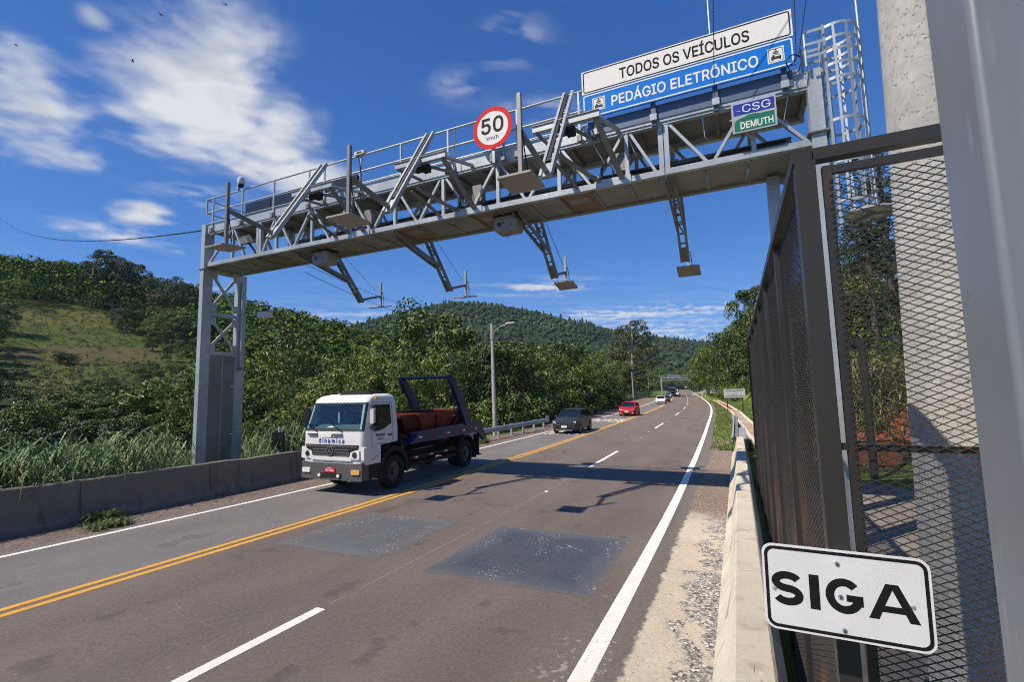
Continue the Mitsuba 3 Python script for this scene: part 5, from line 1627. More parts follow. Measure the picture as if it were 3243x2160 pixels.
    p_ = put('number_plate', MB().box(-.20, .20, -.035, -.022, .44, .57), 'white_film', c, to_world=W)
    if lights:
        for s in (-1, 1):
            put('fog_lamp', MB().prism(Point(s * .62, .33).buffer(.06), .02, (0, .03, 0), EX, EZ), 'lamp_lens', c, to_world=W)
    return c


car('dark graphite SUV driving towards the camera in the oncoming lane', -10.62, 31.0, 'car_graphite', 'suv', lights=False)
car('bright red hatchback following the dark SUV', -10.80, 52.2, 'car_red', 'hatch', lights=True)
car('white hatchback with black grille behind the red car', -12.55, 90.5, 'car_white', 'hatch')
car('black car mostly hidden behind the white hatchback', -13.1, 101.0, 'car_black', 'sedan')
car('silver sedan in front of the green-topped lorry', -17.35, 141.0, 'car_silver', 'sedan', lights=True)
car('small white car tucked behind the green-topped lorry', -18.4, 171.5, 'car_white', 'hatch')
car('pale van far down the oncoming lane', -21.6, 205.0, 'car_silver', 'suv')

# green topped lorry and white van in the distance
LR = thing('lorry', 'distant lorry with green tarpaulin load and dark windscreen', 'truck')
lx0, ly0 = -18.5, 159.0
lz0 = float(rz(ly0))
W = at(lx0, ly0, lz0, -heading(140))
cb = put('cab', MB().prism(Polygon([(-1.22, .75), (1.22, .75), (1.22, 2.9), (1.10, 3.05), (-1.10, 3.05), (-1.22, 2.9)]), 1.9, (0, 1.9, 0), EX, EZ), 'car_silver', LR, to_world=W)
put('windscreen', MB().box(-1.1, 1.1, -.02, .0, 1.75, 2.55), 'glass_screen', cb, to_world=W)
put('sun_visor', MB().box(-1.15, 1.15, -.12, .0, 2.6, 2.85), 'car_white', cb, to_world=W)
put('grille', MB().box(-.9, .9, -.03, .0, 1.0, 1.55), 'chassis', cb, to_world=W)
put('bumper', MB().box(-1.22, 1.22, -.12, .5, .35, .78), 'chassis', LR, to_world=W)
for s in (-1, 1):
    put('headlight', MB().box(s * .9 - .15, s * .9 + .15, -.14, -.12, .55, .7), 'lamp_lens', LR, to_world=W)
    put('wheel', MB().tube([(s * 1.2 - s * .3, 1.3, .5), (s * 1.22, 1.3, .5)], .5, 16), 'rubber', LR, to_world=W)
    put('mirror', MB().box(s * 1.42 - .12, s * 1.42 + .12, .1, .22, 1.8, 2.5), 'black_plastic', cb, to_world=W)
put('load', MB().prism(Polygon([(-1.28, .9), (1.28, .9), (1.28, 3.5), (1.0, 4.05), (-1.0, 4.05), (-1.28, 3.5)]), 8.0, (0, 10.2, 0), EX, EZ), 'lorry_green', LR, to_world=W)
VN = thing('van', 'white van behind the green-topped lorry', 'van')
W = at(-19.4, 176, float(rz(176)), -heading(176))
bv = put('body', MB().prism(Polygon([(0, .35), (0, 1.0), (.75, 1.2), (1.35, 2.1), (5.2, 2.2), (5.3, .35)]), 1.9, (-.95, 0, 0), (0, 1, 0), (0, 0, 1)), 'car_white', VN, to_world=W)
put('windscreen', MB().add(np.array([(-.8, .80, 1.28), (.8, .80, 1.28), (.72, 1.30, 2.0), (-.72, 1.30, 2.0)]) + [0, -.03, .02], [[0, 1, 2, 3]]), 'glass_screen', bv, to_world=W)
put('grille', MB().box(-.6, .6, -.02, 0, .6, .85), 'black_plastic', bv, to_world=W)
for s in (-1, 1):
    put('headlight', MB().box(s * .75 - .12, s * .75 + .12, -.02, .0, .75, .95), 'lamp_lens', bv, to_world=W)
    for yy in (.9, 4.3):
        put('wheel', MB().tube([(s * .72, yy, .36), (s * .96, yy, .36)], .36, 16), 'rubber', VN, to_world=W)


# ------------------------------------------------------------------ vegetation
def leaf_cloud(centres, radii, per, size, rng, pal, squash=.8, droop=.3, aspect=.5, fill=.55):
    """leaf-sized rhombic faces spread over the shells of many leaf clumps; colour per leaf"""
    V, Cc = [], []
    centres, radii = np.asarray(centres, float), np.asarray(radii, float)
    n = len(centres) * per
    c = np.repeat(centres, per, 0)
    r = np.repeat(radii, per)
    d = rng.normal(size=(n, 3))
    d[:, 2] = d[:, 2] * .9 + .35
    d /= np.linalg.norm(d, axis=1, keepdims=True)
    rad = r * (fill + (1 - fill) * rng.random(n) ** .5)
    p = c + d * rad[:, None] * [1, 1, squash]
    nrm = d * .8 + rng.normal(size=(n, 3)) * .55 + [0, 0, .45]
    nrm /= np.linalg.norm(nrm, axis=1, keepdims=True)
    t = np.cross(nrm, rng.normal(size=(n, 3)))
    t[:, 2] -= droop * rng.random(n)
    t /= np.linalg.norm(t, axis=1, keepdims=True)
    b = np.cross(nrm, t)
    s = size * (.6 + .8 * rng.random(n))[:, None]
    v = np.stack([p - t * s * .5, p + b * s * aspect * .5 + nrm * s * .06, p + t * s * .5 - [0, 0, 1] * s * droop * .3, p - b * s * aspect * .5 + nrm * s * .06], 1)
    f = np.arange(n)[:, None] * 4 + np.array([[0, 1, 2, 0, 2, 3]])
    pal = np.asarray(pal, float) * [1.28, 1.17, .92]
    clump = np.repeat(rng.random(len(centres)), per)
    k = np.clip(.55 * clump + .6 * rng.random(n) - .05, 0, 1)[:, None]
    col = (pal[0] * (1 - k) + pal[1] * k) * (.75 + .5 * rng.random(n))[:, None]
    hot = rng.random(n) < .10
    col[hot] = pal[2] * (.8 + .4 * rng.random(hot.sum()))[:, None]
    return v.reshape(-1, 3), f.reshape(-1, 3), np.repeat(col, 4, 0)


DEEP = [(.022, .050, .012), (.050, .094, .018), (.12, .16, .04)]
MIDG = [(.032, .072, .012), (.078, .135, .020), (.16, .20, .05)]
LIME = [(.05, .095, .014), (.115, .17, .025), (.19, .24, .05)]
LEAFY = [(.040, .078, .016), (.095, .145, .032), (.20, .24, .09)]
OLIVE = [(.045, .062, .022), (.085, .105, .038), (.15, .16, .07)]
PINE = [(.016, .034, .014), (.035, .058, .022), (.06, .08, .03)]


def template(kind, seed):
    """(trunk shape, crown shape) about the origin; nominal heights in metres: broad 10, tall 22, bush 4, feather 9, pine 20"""
    r = np.random.default_rng(seed)
    trunk = MB()
    if kind == 'broad':
        n = 40
        th = r.random(n) * 2 * PI
        q = np.sqrt(r.random(n))
        z = 2.2 + 7.2 * r.random(n) ** .8
        env = 3.6 * np.sin(np.clip((z - 1.0) / 9.2, 0, 1) * PI) ** .55 * (.75 + .5 * r.random(n))
        c = np.stack([np.cos(th) * q * env, np.sin(th) * q * env, z], -1)
        rad = .62 + .85 * r.random(n)
        v, f, col = leaf_cloud(c, rad, 190, .31, r, [DEEP, MIDG, DEEP, LEAFY, LIME][seed % 5])
        trunk.tube([(0, 0, -.5), (.1, 0, 1.5), (.05, .1, 3.5), (.15, .1, 6)], [.26, .2, .16, .08], 8)
        for k in range(9):
            a = np.array([.08, .06, 1.6 + .45 * k])
            e = c[r.integers(n)]
            trunk.tube([a, (a + e) / 2 + [0, 0, .4], e], [.09, .06, .025], 6)
    elif kind == 'tall':
        n = 58
        th = r.random(n) * 2 * PI
        z = np.where(r.random(n) < .55, 12 + 9.5 * r.random(n), 4.5 + 9 * r.random(n))
        env = 1.2 + 4.6 * np.sin(np.clip((z - 3) / 20, 0, 1) * PI) * r.random(n) ** .4
        c = np.stack([np.cos(th) * env, np.sin(th) * env, z], -1)
        rad = 1.0 + 1.1 * r.random(n)
        v, f, col = leaf_cloud(c, rad, 190, .44, r, OLIVE if seed % 2 else DEEP, .62, .5)
        trunk.tube([(0, 0, -.5), (.2, 0, 5), (-.1, .2, 11), (.2, .1, 17), (.1, 0, 20)], [.42, .33, .26, .15, .05], 8)
        for k in range(n):
            if k % 2 == 0:
                e = c[k]
                a = np.array([.1, .1, max(3, e[2] - 2.5 - 2 * r.random())])
                trunk.tube([a, (a + e) / 2 + [0, 0, -.2], e], [.10, .07, .03], 5)
    elif kind == 'pine':
        n = 44
        z = 4 + 15.5 * r.random(n)
        th = r.random(n) * 2 * PI
        env = (.5 + 2.9 * np.clip((20.5 - z) / 16, 0, 1) ** .7) * (.5 + .6 * r.random(n))
        c = np.stack([np.cos(th) * env, np.sin(th) * env, z], -1)
        v, f, col = leaf_cloud(c, .7 + .7 * r.random(n), 120, .38, r, PINE, .55, .6, .35)
        trunk.tube([(0, 0, -.5), (0, .1, 10), (0, 0, 20)], [.34, .24, .05], 8)
        for k in range(n):
            trunk.tube([(0, 0, c[k][2] - .4), c[k]], [.06, .02], 5)
    elif kind == 'feather':
        n = 34
        th = r.random(n) * 2 * PI
        q = np.sqrt(r.random(n)) * 4.2
        z = 3.0 + 4.8 * r.random(n) + .9 * np.cos(q / 4.2 * 1.5)
        c = np.stack([np.cos(th) * q, np.sin(th) * q, z], -1)
        v, f, col = leaf_cloud(c, .8 + .6 * r.random(n), 170, .34, r, LIME, .42, .45, .32)
        trunk.tube([(0, 0, -.5), (.3, .1, 2), (.6, .5, 4.4)], [.2, .15, .09], 7)
        for k in range(12):
            e = c[k]
            a = np.array([.3, .2, 1.8 + .15 * k])
            trunk.tube([a, (a + e) / 2 + [0, 0, .5], e], [.08, .05, .02], 6)
    else:
        n = 15
        th = r.random(n) * 2 * PI
        q = np.sqrt(r.random(n)) * 1.7
        z = .7 + 2.6 * r.random(n) * np.cos(q / 2.0)
        c = np.stack([np.cos(th) * q, np.sin(th) * q, z], -1)
        v, f, col = leaf_cloud(c, .6 + .5 * r.random(n), 170, .26, r, [MIDG, LIME, DEEP][seed % 3])
        for k in range(6):
            trunk.tube([(0, 0, -.4), c[k] * [.5, .5, .5], c[k]], [.05, .035, .015], 5)
    return mikit.ply(trunk.mesh(), 'bark_pale' if kind == 'tall' or (kind == 'feather') else 'bark', smooth=True), mikit.ply((v, f), 'leaf', color=col)


TPL = {k: [template(k, s + 10 * i) for s in range(nv)] for i, (k, nv) in enumerate((('broad', 5), ('tall', 3), ('bush', 4), ('feather', 3), ('pine', 2)))}
NOM = dict(broad=10., tall=22., bush=3.9, feather=9., pine=20.)
trng = random.Random(12)


def tree(kind, x, y, h, label, group=None, name='tree', cat='tree', wide=1.0, var=None, z=None):
    t = thing(name, label, cat, group)
    s = h / NOM[kind]
    tp = TPL[kind][trng.randrange(len(TPL[kind])) if var is None else var]
    W = at(x, y, gz(x, y) - .1 if z is None else z, trng.uniform(0, 360), [s * wide, s * wide, s])
    put('trunk', tp[0], None, t, to_world=W)
    put('crown', tp[1], None, t, to_world=W)
    return t


# single trees that stand out
tree('broad', -29.5, 43.5, 15.2, 'tallest broadleaf tree in the left roadside mass, above the lorry', var=1, wide=1.0)
tree('feather', -34.0, 29.0, 10.0, 'light green feathery tree with pale bare branches left of the lorry', var=0, wide=1.05)
tree('broad', -46.0, 40.0, 12.2, 'round crowned dark tree rising right of the left gantry column', var=2, wide=.8)
tree('tall', -28.3, 150.0, 24.0, 'tall open eucalyptus left of the road near the distant gantry', var=1, wide=1.25)
tree('tall', 3.2, 88.0, 17.5, 'tall tree on the right bank whose crown reaches highest beside the mesh fence', var=0, wide=.85)
tree('pine', 13.0, 52.0, 19.5, 'dark conifer seen through the mesh gate beside the concrete pole', var=0, wide=1.3)
tree('pine', 9.6, 43.0, 11.5, 'smaller dark conifer seen through the mesh near the corner post', var=1, wide=1.4)
# the left roadside mass
mass = 'dark broadleaf tree in the dense row left of the road'
for (x, y, h, k) in [(-20.5, 20, 5.5, 'broad'), (-24, 24, 7.5, 'broad'), (-20, 27.5, 6.5, 'broad'), (-25.5, 31, 9.0, 'broad'), (-20.5, 34.5, 8.0, 'broad'), (-19.5, 40, 8.5, 'broad'), (-24.5, 38, 10.0, 'broad'),
                     (-19.5, 46, 8.6, 'broad'), (-25.0, 49, 10.6, 'broad'), (-19.8, 52.5, 9.2, 'broad'), (-20.5, 59, 10.2, 'broad'), (-25.5, 58, 11.6, 'broad'), (-20.8, 66, 9.5, 'broad'), (-26.5, 68, 12, 'broad'),
                     (-21.8, 73, 10.0, 'broad'), (-27.5, 79, 12.5, 'broad'), (-23.6, 83, 8.5, 'broad'), (-29, 92, 13, 'broad'), (-26.4, 99, 7.5, 'feather'), (-31, 108, 13, 'broad'), (-28.5, 118, 10, 'broad'), (-34, 126, 14, 'broad'),
                     (-31.0, 139, 12, 'broad'), (-36, 148, 15, 'broad'), (-33, 157, 11, 'broad'), (-37, 170, 16, 'broad'), (-36, 183, 14, 'broad'), (-39, 198, 15, 'broad'), (-42, 217, 16, 'broad'), (-46, 240, 16, 'broad'), (-50, 268, 16, 'broad'), (-54, 300, 17, 'broad'),
                     (-33, 52, 11.5, 'broad'), (-36, 62, 12, 'broad'), (-35, 75, 13.5, 'broad'), (-40, 50, 11.5, 'broad'), (-31, 36, 9.5, 'broad'), (-38, 41, 9.5, 'broad'), (-29, 26.5, 7.0, 'feather'), (-41, 33, 9.0, 'broad'), (-38, 24.5, 7.2, 'feather'), (-44, 29, 8.0, 'broad')]:
    if k == 'feather':
        tree(k, x, y, h, 'light green feathery tree among the darker roadside trees on the left', 'feathery trees left of the road')
    else:
        tree(k, x, y, h, mass, 'dark broadleaf trees left of the road', wide=trng.uniform(.82, 1.12))
for (x, y, h) in [(-17.6, 19.0, 2.6), (-17.2, 23, 2.9), (-17.4, 27, 3.2), (-17.3, 32, 3.6), (-17.0, 36.5, 3.8), (-17.2, 41, 4.0), (-17.0, 45, 4.2), (-17.2, 50, 4.4), (-17.3, 56, 4.4), (-17.9, 62, 4.6), (-18.2, 69, 4.6), (-18.8, 76, 4.8), (-19.5, 83, 3.6), (-22.6, 89, 4.4), (-24.2, 105, 4.6),
                  (-20.5, 16.5, 3.3), (-23, 19, 4.2), (-26, 15, 3.4), (-29, 19.5, 4.4), (-25, 11, 3.0), (-31, 13, 3.8), (-36, 17, 4.2), (-30, 7, 3.6), (-36, 9, 4.2), (-42, 12, 3.8), (-34, 2, 3.8), (-41, 3, 4.2), (-48, 7, 4.0), (-47, 17, 4.6), (-50, 25, 5.0), (-38, -5, 4.8), (-47, -4, 5.4), (-55, 1, 5.2), (-56, 13, 5.4), (-58, 22, 6.0), (-58, 33, 6.5), (-44, -12, 5), (-55, 42, 7)]:
    tree('bush', x, y, h * (.68 if x < -24 and y < 26 else 1), 'leafy green bush in the undergrowth left of the road', 'bushes left of the road', 'bush', 'bush', trng.uniform(.9, 1.3))
brng = np.random.default_rng(31)
done = 0
while done < 46:
    x, y = brng.uniform(-64, -23), brng.uniform(-14, 44)
    if y > -x * 1.05 or y < x * .28 + 2:
        continue
    done += 1
    tree('bush', x, y, brng.uniform(1.9, 3.2), 'leafy green bush in the undergrowth left of the road', 'bushes left of the road', 'bush', 'bush', brng.uniform(1.1, 1.6))
for x, y, h in [(-24.5, 7.5, 2.3), (-26, 9.6, 2.5), (-27.5, 12.5, 2.6), (-23.5, 12.8, 2.4), (-22.5, 6, 2.0), (-28, 5, 2.4), (-29.5, 15, 2.7), (-26, 17.5, 2.8), (-22, 10, 2.0), (-31, 9.5, 2.6), (-33, 12, 2.9), (-25, 4, 2.2), (-29.5, 1.5, 2.6)]:
    tree('bush', x, y, h, 'leafy green bush in the undergrowth left of the road', 'bushes left of the road', 'bush', 'bush', 1.5)
# right bank
for (x, y, h, k) in [(6.5, 78, 13, 'broad'), (9.5, 70, 12, 'broad'), (1.2, 99, 14, 'broad'), (6.0, 99, 15, 'broad'), (-1.5, 112, 13.5, 'broad'), (3.5, 117, 16, 'broad'), (-4.4, 128, 13, 'broad'), (.5, 133, 16, 'broad'), (-6.6, 150, 13, 'broad'), (-2.5, 155, 16, 'broad'), (-8.5, 172, 13, 'broad'),
                     (-5, 178, 16, 'broad'), (-11.2, 196, 13, 'broad'), (-7, 203, 16, 'broad'), (-14.5, 224, 13, 'broad'), (-10, 232, 16, 'broad'), (-18, 255, 14, 'broad'), (-15, 270, 17, 'broad'), (-23, 300, 15, 'broad'), (-20, 320, 17, 'broad'), (-27.5, 350, 15, 'broad'), (12, 84, 14, 'broad'), (11, 60, 10, 'broad'), (14, 70, 12, 'broad'), (16, 96, 15, 'broad'), (12, 108, 15, 'broad')]:
    tree(k, x, y, h, 'leafy tree on the bank right of the road', 'trees on the right bank', wide=trng.uniform(.85, 1.15))
for (x, y, h) in [(5.0, 47, 3.0), (6.5, 54, 4.0), (4.4, 62, 3.2), (6.4, 66, 4.4), (3.4, 76, 4.0), (2.4, 90, 4.2), (-.4, 104, 4.2), (-3.2, 120, 4.5), (-5.4, 138, 4.5), (7.5, 38, 3.0), (9, 45, 4.2), (8.5, 31, 2.6), (10.5, 36, 3.6), (7.8, 27.5, 1.7), (10, 29, 2.2), (12, 33, 3.0)]:
    tree('bush', x, y, h, 'leafy bush on the grassy bank right of the road', 'bushes on the right bank', 'bush', 'bush', trng.uniform(.9, 1.3))


# left hillside
def hill_xy(az, r):
    a = math.radians(az)
    return r * math.sin(a), r * math.cos(a)


for az, r, h in [(-66.4, 232, 19), (-65.6, 236, 21), (-64.9, 232, 20), (-64.2, 238, 18), (-63.5, 234, 19), (-62.8, 230, 17), (-62.1, 226, 15), (-60.4, 205, 19), (-59.9, 212, 17), (-59.4, 203, 18), (-58.8, 208, 18), (-58.3, 204, 16), (-61.4, 208, 14)]:
    x, y = hill_xy(az, r)
    tree('tall', x, y, h, 'tall clumpy tree in the stand along the left hill ridge', 'tall ridge trees on the left hill')
for az, r, h in [(-64.4, 196, 7), (-63.8, 190, 8), (-63.2, 193, 7), (-62.6, 197, 8), (-61.5, 182, 9), (-60.8, 176, 10), (-60.1, 180, 11), (-59.5, 172, 10), (-58.9, 178, 11), (-58.2, 170, 9), (-57.6, 182, 11), (-59.8, 160, 8), (-59.0, 150, 8), (-58.4, 156, 9), (-57.6, 148, 8), (-60.6, 150, 7), (-61.8, 166, 6),
                 (-57.2, 135, 8), (-56.2, 150, 9), (-55.2, 160, 10), (-54.2, 150, 9), (-56.0, 128, 8), (-55.0, 118, 7), (-53.6, 132, 9), (-60.2, 126, 6), (-59.3, 118, 6), (-58.3, 112, 7), (-57.4, 104, 6), (-61.2, 112, 5), (-62.3, 104, 5), (-53, 108, 8), (-51.5, 120, 9), (-50, 130, 10), (-49, 112, 9), (-47.5, 104, 9), (-46, 120, 11),
                 (-74.5, 120, 9), (-73.6, 126, 10), (-74.2, 140, 11), (-73.0, 150, 10), (-75.5, 132, 11), (-73.2, 108, 7), (-75.5, 105, 8), (-72.4, 160, 9), (-72.0, 178, 10)]:
    x, y = hill_xy(az, r)
    tree('broad', x, y, h * (.6 if r < 165 and az > -63 else .95), 'rounded tree scattered on the left hillside', 'trees scattered on the left hillside', wide=1.15)
for az, r, h, w in [(-67, 100, 3.4, 1.5), (-66, 92, 3.2, 1.5), (-65, 86, 3.2, 1.4), (-64, 98, 3.6, 1.4), (-66.5, 80, 3.0, 1.5), (-64.5, 76, 3.0, 1.5), (-63, 78, 3.2, 1.5), (-65.3, 104, 3.8, 1.4), (-68, 82, 3.0, 1.5), (-63.5, 68, 2.8, 1.5), (-66, 68, 2.8, 1.5), (-68.5, 72, 2.8, 1.5), (-65.2, 62, 2.6, 1.6), (-66.8, 60, 2.4, 1.6), (-64.2, 58, 2.4, 1.6), (-67.4, 76, 2.8, 1.6), (-65.6, 74, 2.8, 1.6), (-64.8, 112, 3.6, 1.3), (-66.4, 110, 3.4, 1.3), (-68.1, 142, 3.6, 1.6), (-63.0, 132, 3.4, 1.2), (-61.8, 134, 3.2, 1.2), (-62.4, 126, 3.4, 1.2), (-64.5, 95, 4, 1.4), (-67, 90, 4.4, 1.3), (-70, 88, 4.0, 1.4), (-72, 84, 4.6, 1.3), (-66, 84, 4.0, 1.4), (-62, 88, 4.4, 1.4), (-59.5, 92, 5, 1.3), (-57, 88, 5, 1.3), (-54.5, 92, 5.4, 1.3)]:
    x, y = hill_xy(az, r)
    tree('bush', x, y, h * (.5 if 84 < r < 115 and az < -61 else .9), 'low rounded bush on the farmed left hillside', 'bushes on the farmed hillside', 'bush', 'bush', w)

frng = np.random.default_rng(71)
cc, hh = [], []
while len(cc) < 2600:
    az, r = frng.uniform(-76, -57), frng.uniform(92, 215)
    x, y = hill_xy(az, r)
    z = gz(x, y)
    if z > 34 or z < 1.5 or (11.3 < z - .045 * (y - 60) < 16 and frng.random() < .75):
        continue
    cc.append((x, y, z + .12))
    hh.append(frng.uniform(.3, .75) * (1.5 if frng.random() < .08 else 1))
v, f, col = leaf_cloud(cc, hh, 16, .34, frng, [(.035, .062, .014), (.085, .105, .028), (.15, .14, .05)], .75)
put('field_crop', (v, f), 'leaf', color=col, kind='stuff', label='low crop plants and weeds dotted over the terraced field', cat='crops')

# hill woods too far off to tell the trees apart
frng = np.random.default_rng(7)


def wood(pts, sizes, per, leaf, pal, name, label, blobs=4):
    V, F, Cc, k = [], [], [], 0
    proto = []
    for s in range(6):
        r = np.random.default_rng(100 + s)
        c = r.normal(size=(blobs, 3)) * [.24, .24, .12] + [0, 0, .62]
        proto.append(leaf_cloud(c, .30 + .12 * r.random(blobs), per // blobs, leaf, r, pal, .8, .2, .8, .75))
    for (x, y, z), h in zip(pts, sizes):
        v, f, col = proto[frng.integers(6)]
        a = frng.random() * 2 * PI
        R = np.array([[math.cos(a), -math.sin(a), 0], [math.sin(a), math.cos(a), 0], [0, 0, 1]])
        w = h * frng.uniform(.9, 1.3)
        V.append((v @ R.T) * [w, w, h] + [x, y, z])
        F.append(f + k)
        Cc.append(col * frng.uniform(.75, 1.25) * np.array([frng.uniform(.9, 1.15), 1, frng.uniform(.85, 1.1)]))
        k += len(v)
    put(name, (np.vstack(V), np.vstack(F)), 'far_foliage', color=np.clip(np.vstack(Cc), 0, 1), kind='stuff', label=label, cat='wood')


pts, sz = [], []
for _ in range(3200):
    az, r = frng.uniform(-86, -56), frng.uniform(150, 345)
    x, y = hill_xy(az, r)
    z = gz(x, y)
    lim = 34 + 2.2 * math.sin(az * .9) - .12 * (az + 66)
    if z < lim and not (az > -61 and r > 190):
        continue
    if any((x - p[0]) ** 2 + (y - p[1]) ** 2 < 5.2 ** 2 for p in pts):
        continue
    pts.append((x, y, z - .6))
    sz.append(frng.uniform(7, 11.5))
wood(pts, sz, 420, .075, MIDG, 'hill_wood', 'dense green wood covering the top of the left hill')
pts, sz = [], []
for _ in range(2600):
    az, r = frng.uniform(-56, -6), frng.uniform(105, 420)
    x, y = hill_xy(az, r)
    u = x - float(rx(y))
    if u > -26 or any((x - p[0]) ** 2 + (y - p[1]) ** 2 < 49 for p in pts):
        continue
    pts.append((x, y, gz(x, y) - .5))
    sz.append(frng.uniform(8, 13))
    if len(pts) > 620:
        break
for _ in range(1500):
    x, y = frng.uniform(-60, 90), frng.uniform(95, 620)
    u = x - float(rx(y))
    if not (16 < u < 90) or any((x - p[0]) ** 2 + (y - p[1]) ** 2 < 49 for p in pts):
        continue
    pts.append((x, y, gz(x, y) - .5))
    sz.append(frng.uniform(9, 14))
    if len(pts) > 1000:
        break
for _ in range(900):
    x, y = frng.uniform(-130, 40), frng.uniform(500, 660)
    if abs(x - float(rx(y)) + 2) < (12 if y < 560 else -1) or any((x - p[0]) ** 2 + (y - p[1]) ** 2 < 49 for p in pts):
        continue
    pts.append((x, y, gz(x, y) - .5))
    sz.append(frng.uniform(10, 17))
wood(pts, sz, 220, .10, MIDG, 'valley_wood', 'dense wood filling the valley behind the roadside trees')

# mountain forest
ico = trimesh.creation.icosphere(1, 1.0)
iv, if_ = np.array(ico.vertices), np.array(ico.faces)
if_ = if_[(iv[if_].mean(1)[:, 2] > -.45)]
az = frng.uniform(-66, 28, 21000)
r = frng.uniform(380 ** 2, 1430 ** 2, 21000) ** .5
rl = np.interp(np.radians(az), RIDGE_AZ, RIDGE_R)
ok = r < rl + 40
az, r = az[ok], r[ok]
x, y = r * np.sin(np.radians(az)), r * np.cos(np.radians(az))
z = height(x, y)
u = x - rx(y)
top = np.hypot(x + 440, y - 810)
keep = ((np.abs(u + 2) > 18) | (y > 520)) & ~(top < 62 + 16 * np.sin(az * 9))
x, y, z, az = x[keep], y[keep], z[keep], az[keep]
N = len(x)
patch_ = meshkit.fbm(np.stack([x * .009, y * .009, 0 * x + 4], -1), 3, 9)
h = frng.uniform(3.5, 8.5, N) * np.where(frng.random(N) < .15, 1.7, 1) * (.6 + .9 * patch_)
w = frng.uniform(1.6, 4.4, N) * np.where(h > 9, .55, 1) * (.6 + .9 * patch_)
jit = 1 + .35 * (frng.random((N, len(iv), 1)) - .5)
v = iv[None] * jit * np.stack([w, w, h * .55], -1)[:, None] + np.stack([x, y, z + h * .42], -1)[:, None]
f = if_[None] + (np.arange(N) * len(iv))[:, None, None]
base = np.array([(.022, .042, .013), (.032, .056, .017), (.043, .068, .019)])[frng.integers(0, 3, N)]
base = base * frng.uniform(.6, 1.4, (N, 1)) * (.35 + 1.5 * meshkit.fbm(np.stack([x * .012, y * .012, 0 * x], -1), 3, 2))[:, None]
put('mountain_forest', (v.reshape(-1, 3), f.reshape(-1, 3)), 'far_foliage', color=np.repeat(base, len(iv), 0), kind='stuff', label='forest covering the mountain in the distance', cat='forest')


# tall cane grass behind the left wall, verge grass, maize behind the yard
def blades(spots, rng, hgt, nl, width, pal, length, lift=.35):
    V, F, Cc, k = [], [], [], 0
    pal = np.asarray(pal)
    for x, y, z in spots:
        h = hgt * rng.uniform(.7, 1.15)
        lean = rng.normal(0, .12, 2)
        tone = rng.random()
        for q_ in range(nl):
            t = (q_ + .6) / nl
            a = rng.random() * 2 * PI
            b = np.array([x + lean[0] * h * t, y + lean[1] * h * t, z + h * t * .82])
            L_ = length * rng.uniform(.6, 1.15)
            d = np.array([math.cos(a), math.sin(a), 0])
            s = np.array([-math.sin(a), math.cos(a), 0])
            up = rng.uniform(.5, 1.3)
            p = [b, b + d * L_ * .35 + [0, 0, L_ * lift * up], b + d * L_ * .75 + [0, 0, L_ * lift * .8 * up - L_ * .08], b + d * L_ * 1.0 + [0, 0, -L_ * .18]]
            ww = width * np.array([.55, 1.0, .75, .05])
            for j in range(4):
                V += [p[j] - s * ww[j] / 2, p[j] + s * ww[j] / 2]
            for j in range(3):
                e = k + 2 * j
                F += [[e, e + 1, e + 3], [e, e + 3, e + 2]]
            kk = np.clip(.6 * tone + .5 * rng.random(), 0, 1)
            c = (pal[0] * (1 - kk) + pal[1] * kk) * rng.uniform(.75, 1.25)
            if rng.random() < .06:
                c = pal[2]
            Cc += [c] * 8
            k += 8
        V += [(x - .012, y, z), (x + .012, y, z), (x + lean[0] * h, y + lean[1] * h, z + h * .9)]
        F.append([k, k + 1, k + 2])
        Cc += [pal[0]] * 3
        k += 3
    return (np.array(V), np.array(F)), np.array(Cc)


CANE = [(.075, .145, .040), (.17, .25, .095), (.22, .16, .08)]
sp = []
while len(sp) < 3300:
    x, y = -14.25 - 9.5 * frng.random() ** 1.3, frng.uniform(-4.5, 24)
    if x > -17.0 and 8.3 < y < 12.9 and x < -14.2 and .585 < y / -x < .80:
        continue
    sp.append((x, y, gz(x, y)))
m, col = blades(sp, frng, 1.95, 12, .036, CANE, .66, .5)
put('cane_grass', m, 'grass_blade', color=col, kind='stuff', label='tall pale green cane grass crowding behind the left concrete wall', cat='grass')
# plumes
mb = MB()
for k in range(30):
    x, y, z = sp[frng.integers(len(sp))]
    mb.tube([(x, y, z + 1.6), (x + .05, y, z + 1.95), (x + .12, y + .03, z + 2.2), (x + .18, y + .05, z + 2.32)], [.008, .028, .032, .006], 6)
P('plume', tint((.22, .11, .075), .3, 12), .9)
put('grass_plume', mb, 'plume', kind='stuff', label='brownish seed plumes standing above the cane grass', cat='grass')
sp = []
while len(sp) < 5200:
    y = 24.5 + 88 * frng.random() ** 1.5
    u = frng.uniform(4.05, 9.5)
    x = float(rx(y)) + u
    if frng.random() > .35 + .9 * (meshkit.noise(np.array([[x * .7, y * .35, 3.0]]), 5)[0] > (.84 - .026 * min(y - 24, 16))):
        continue
    if abs(x - float(dx_(np.clip(y, 22, 112)))) < .55 or (x > .3 and y < 18.5):
        continue
    sp.append((x, y, gz(x, y)))
m, col = blades(sp, frng, .10, 4, .03, [(.075, .13, .022), (.15, .20, .04), (.24, .21, .09)], .22, .5)
put('verge_grass', m, 'grass_blade', color=col, kind='stuff', label='short green grass on the right hand verge', cat='grass')
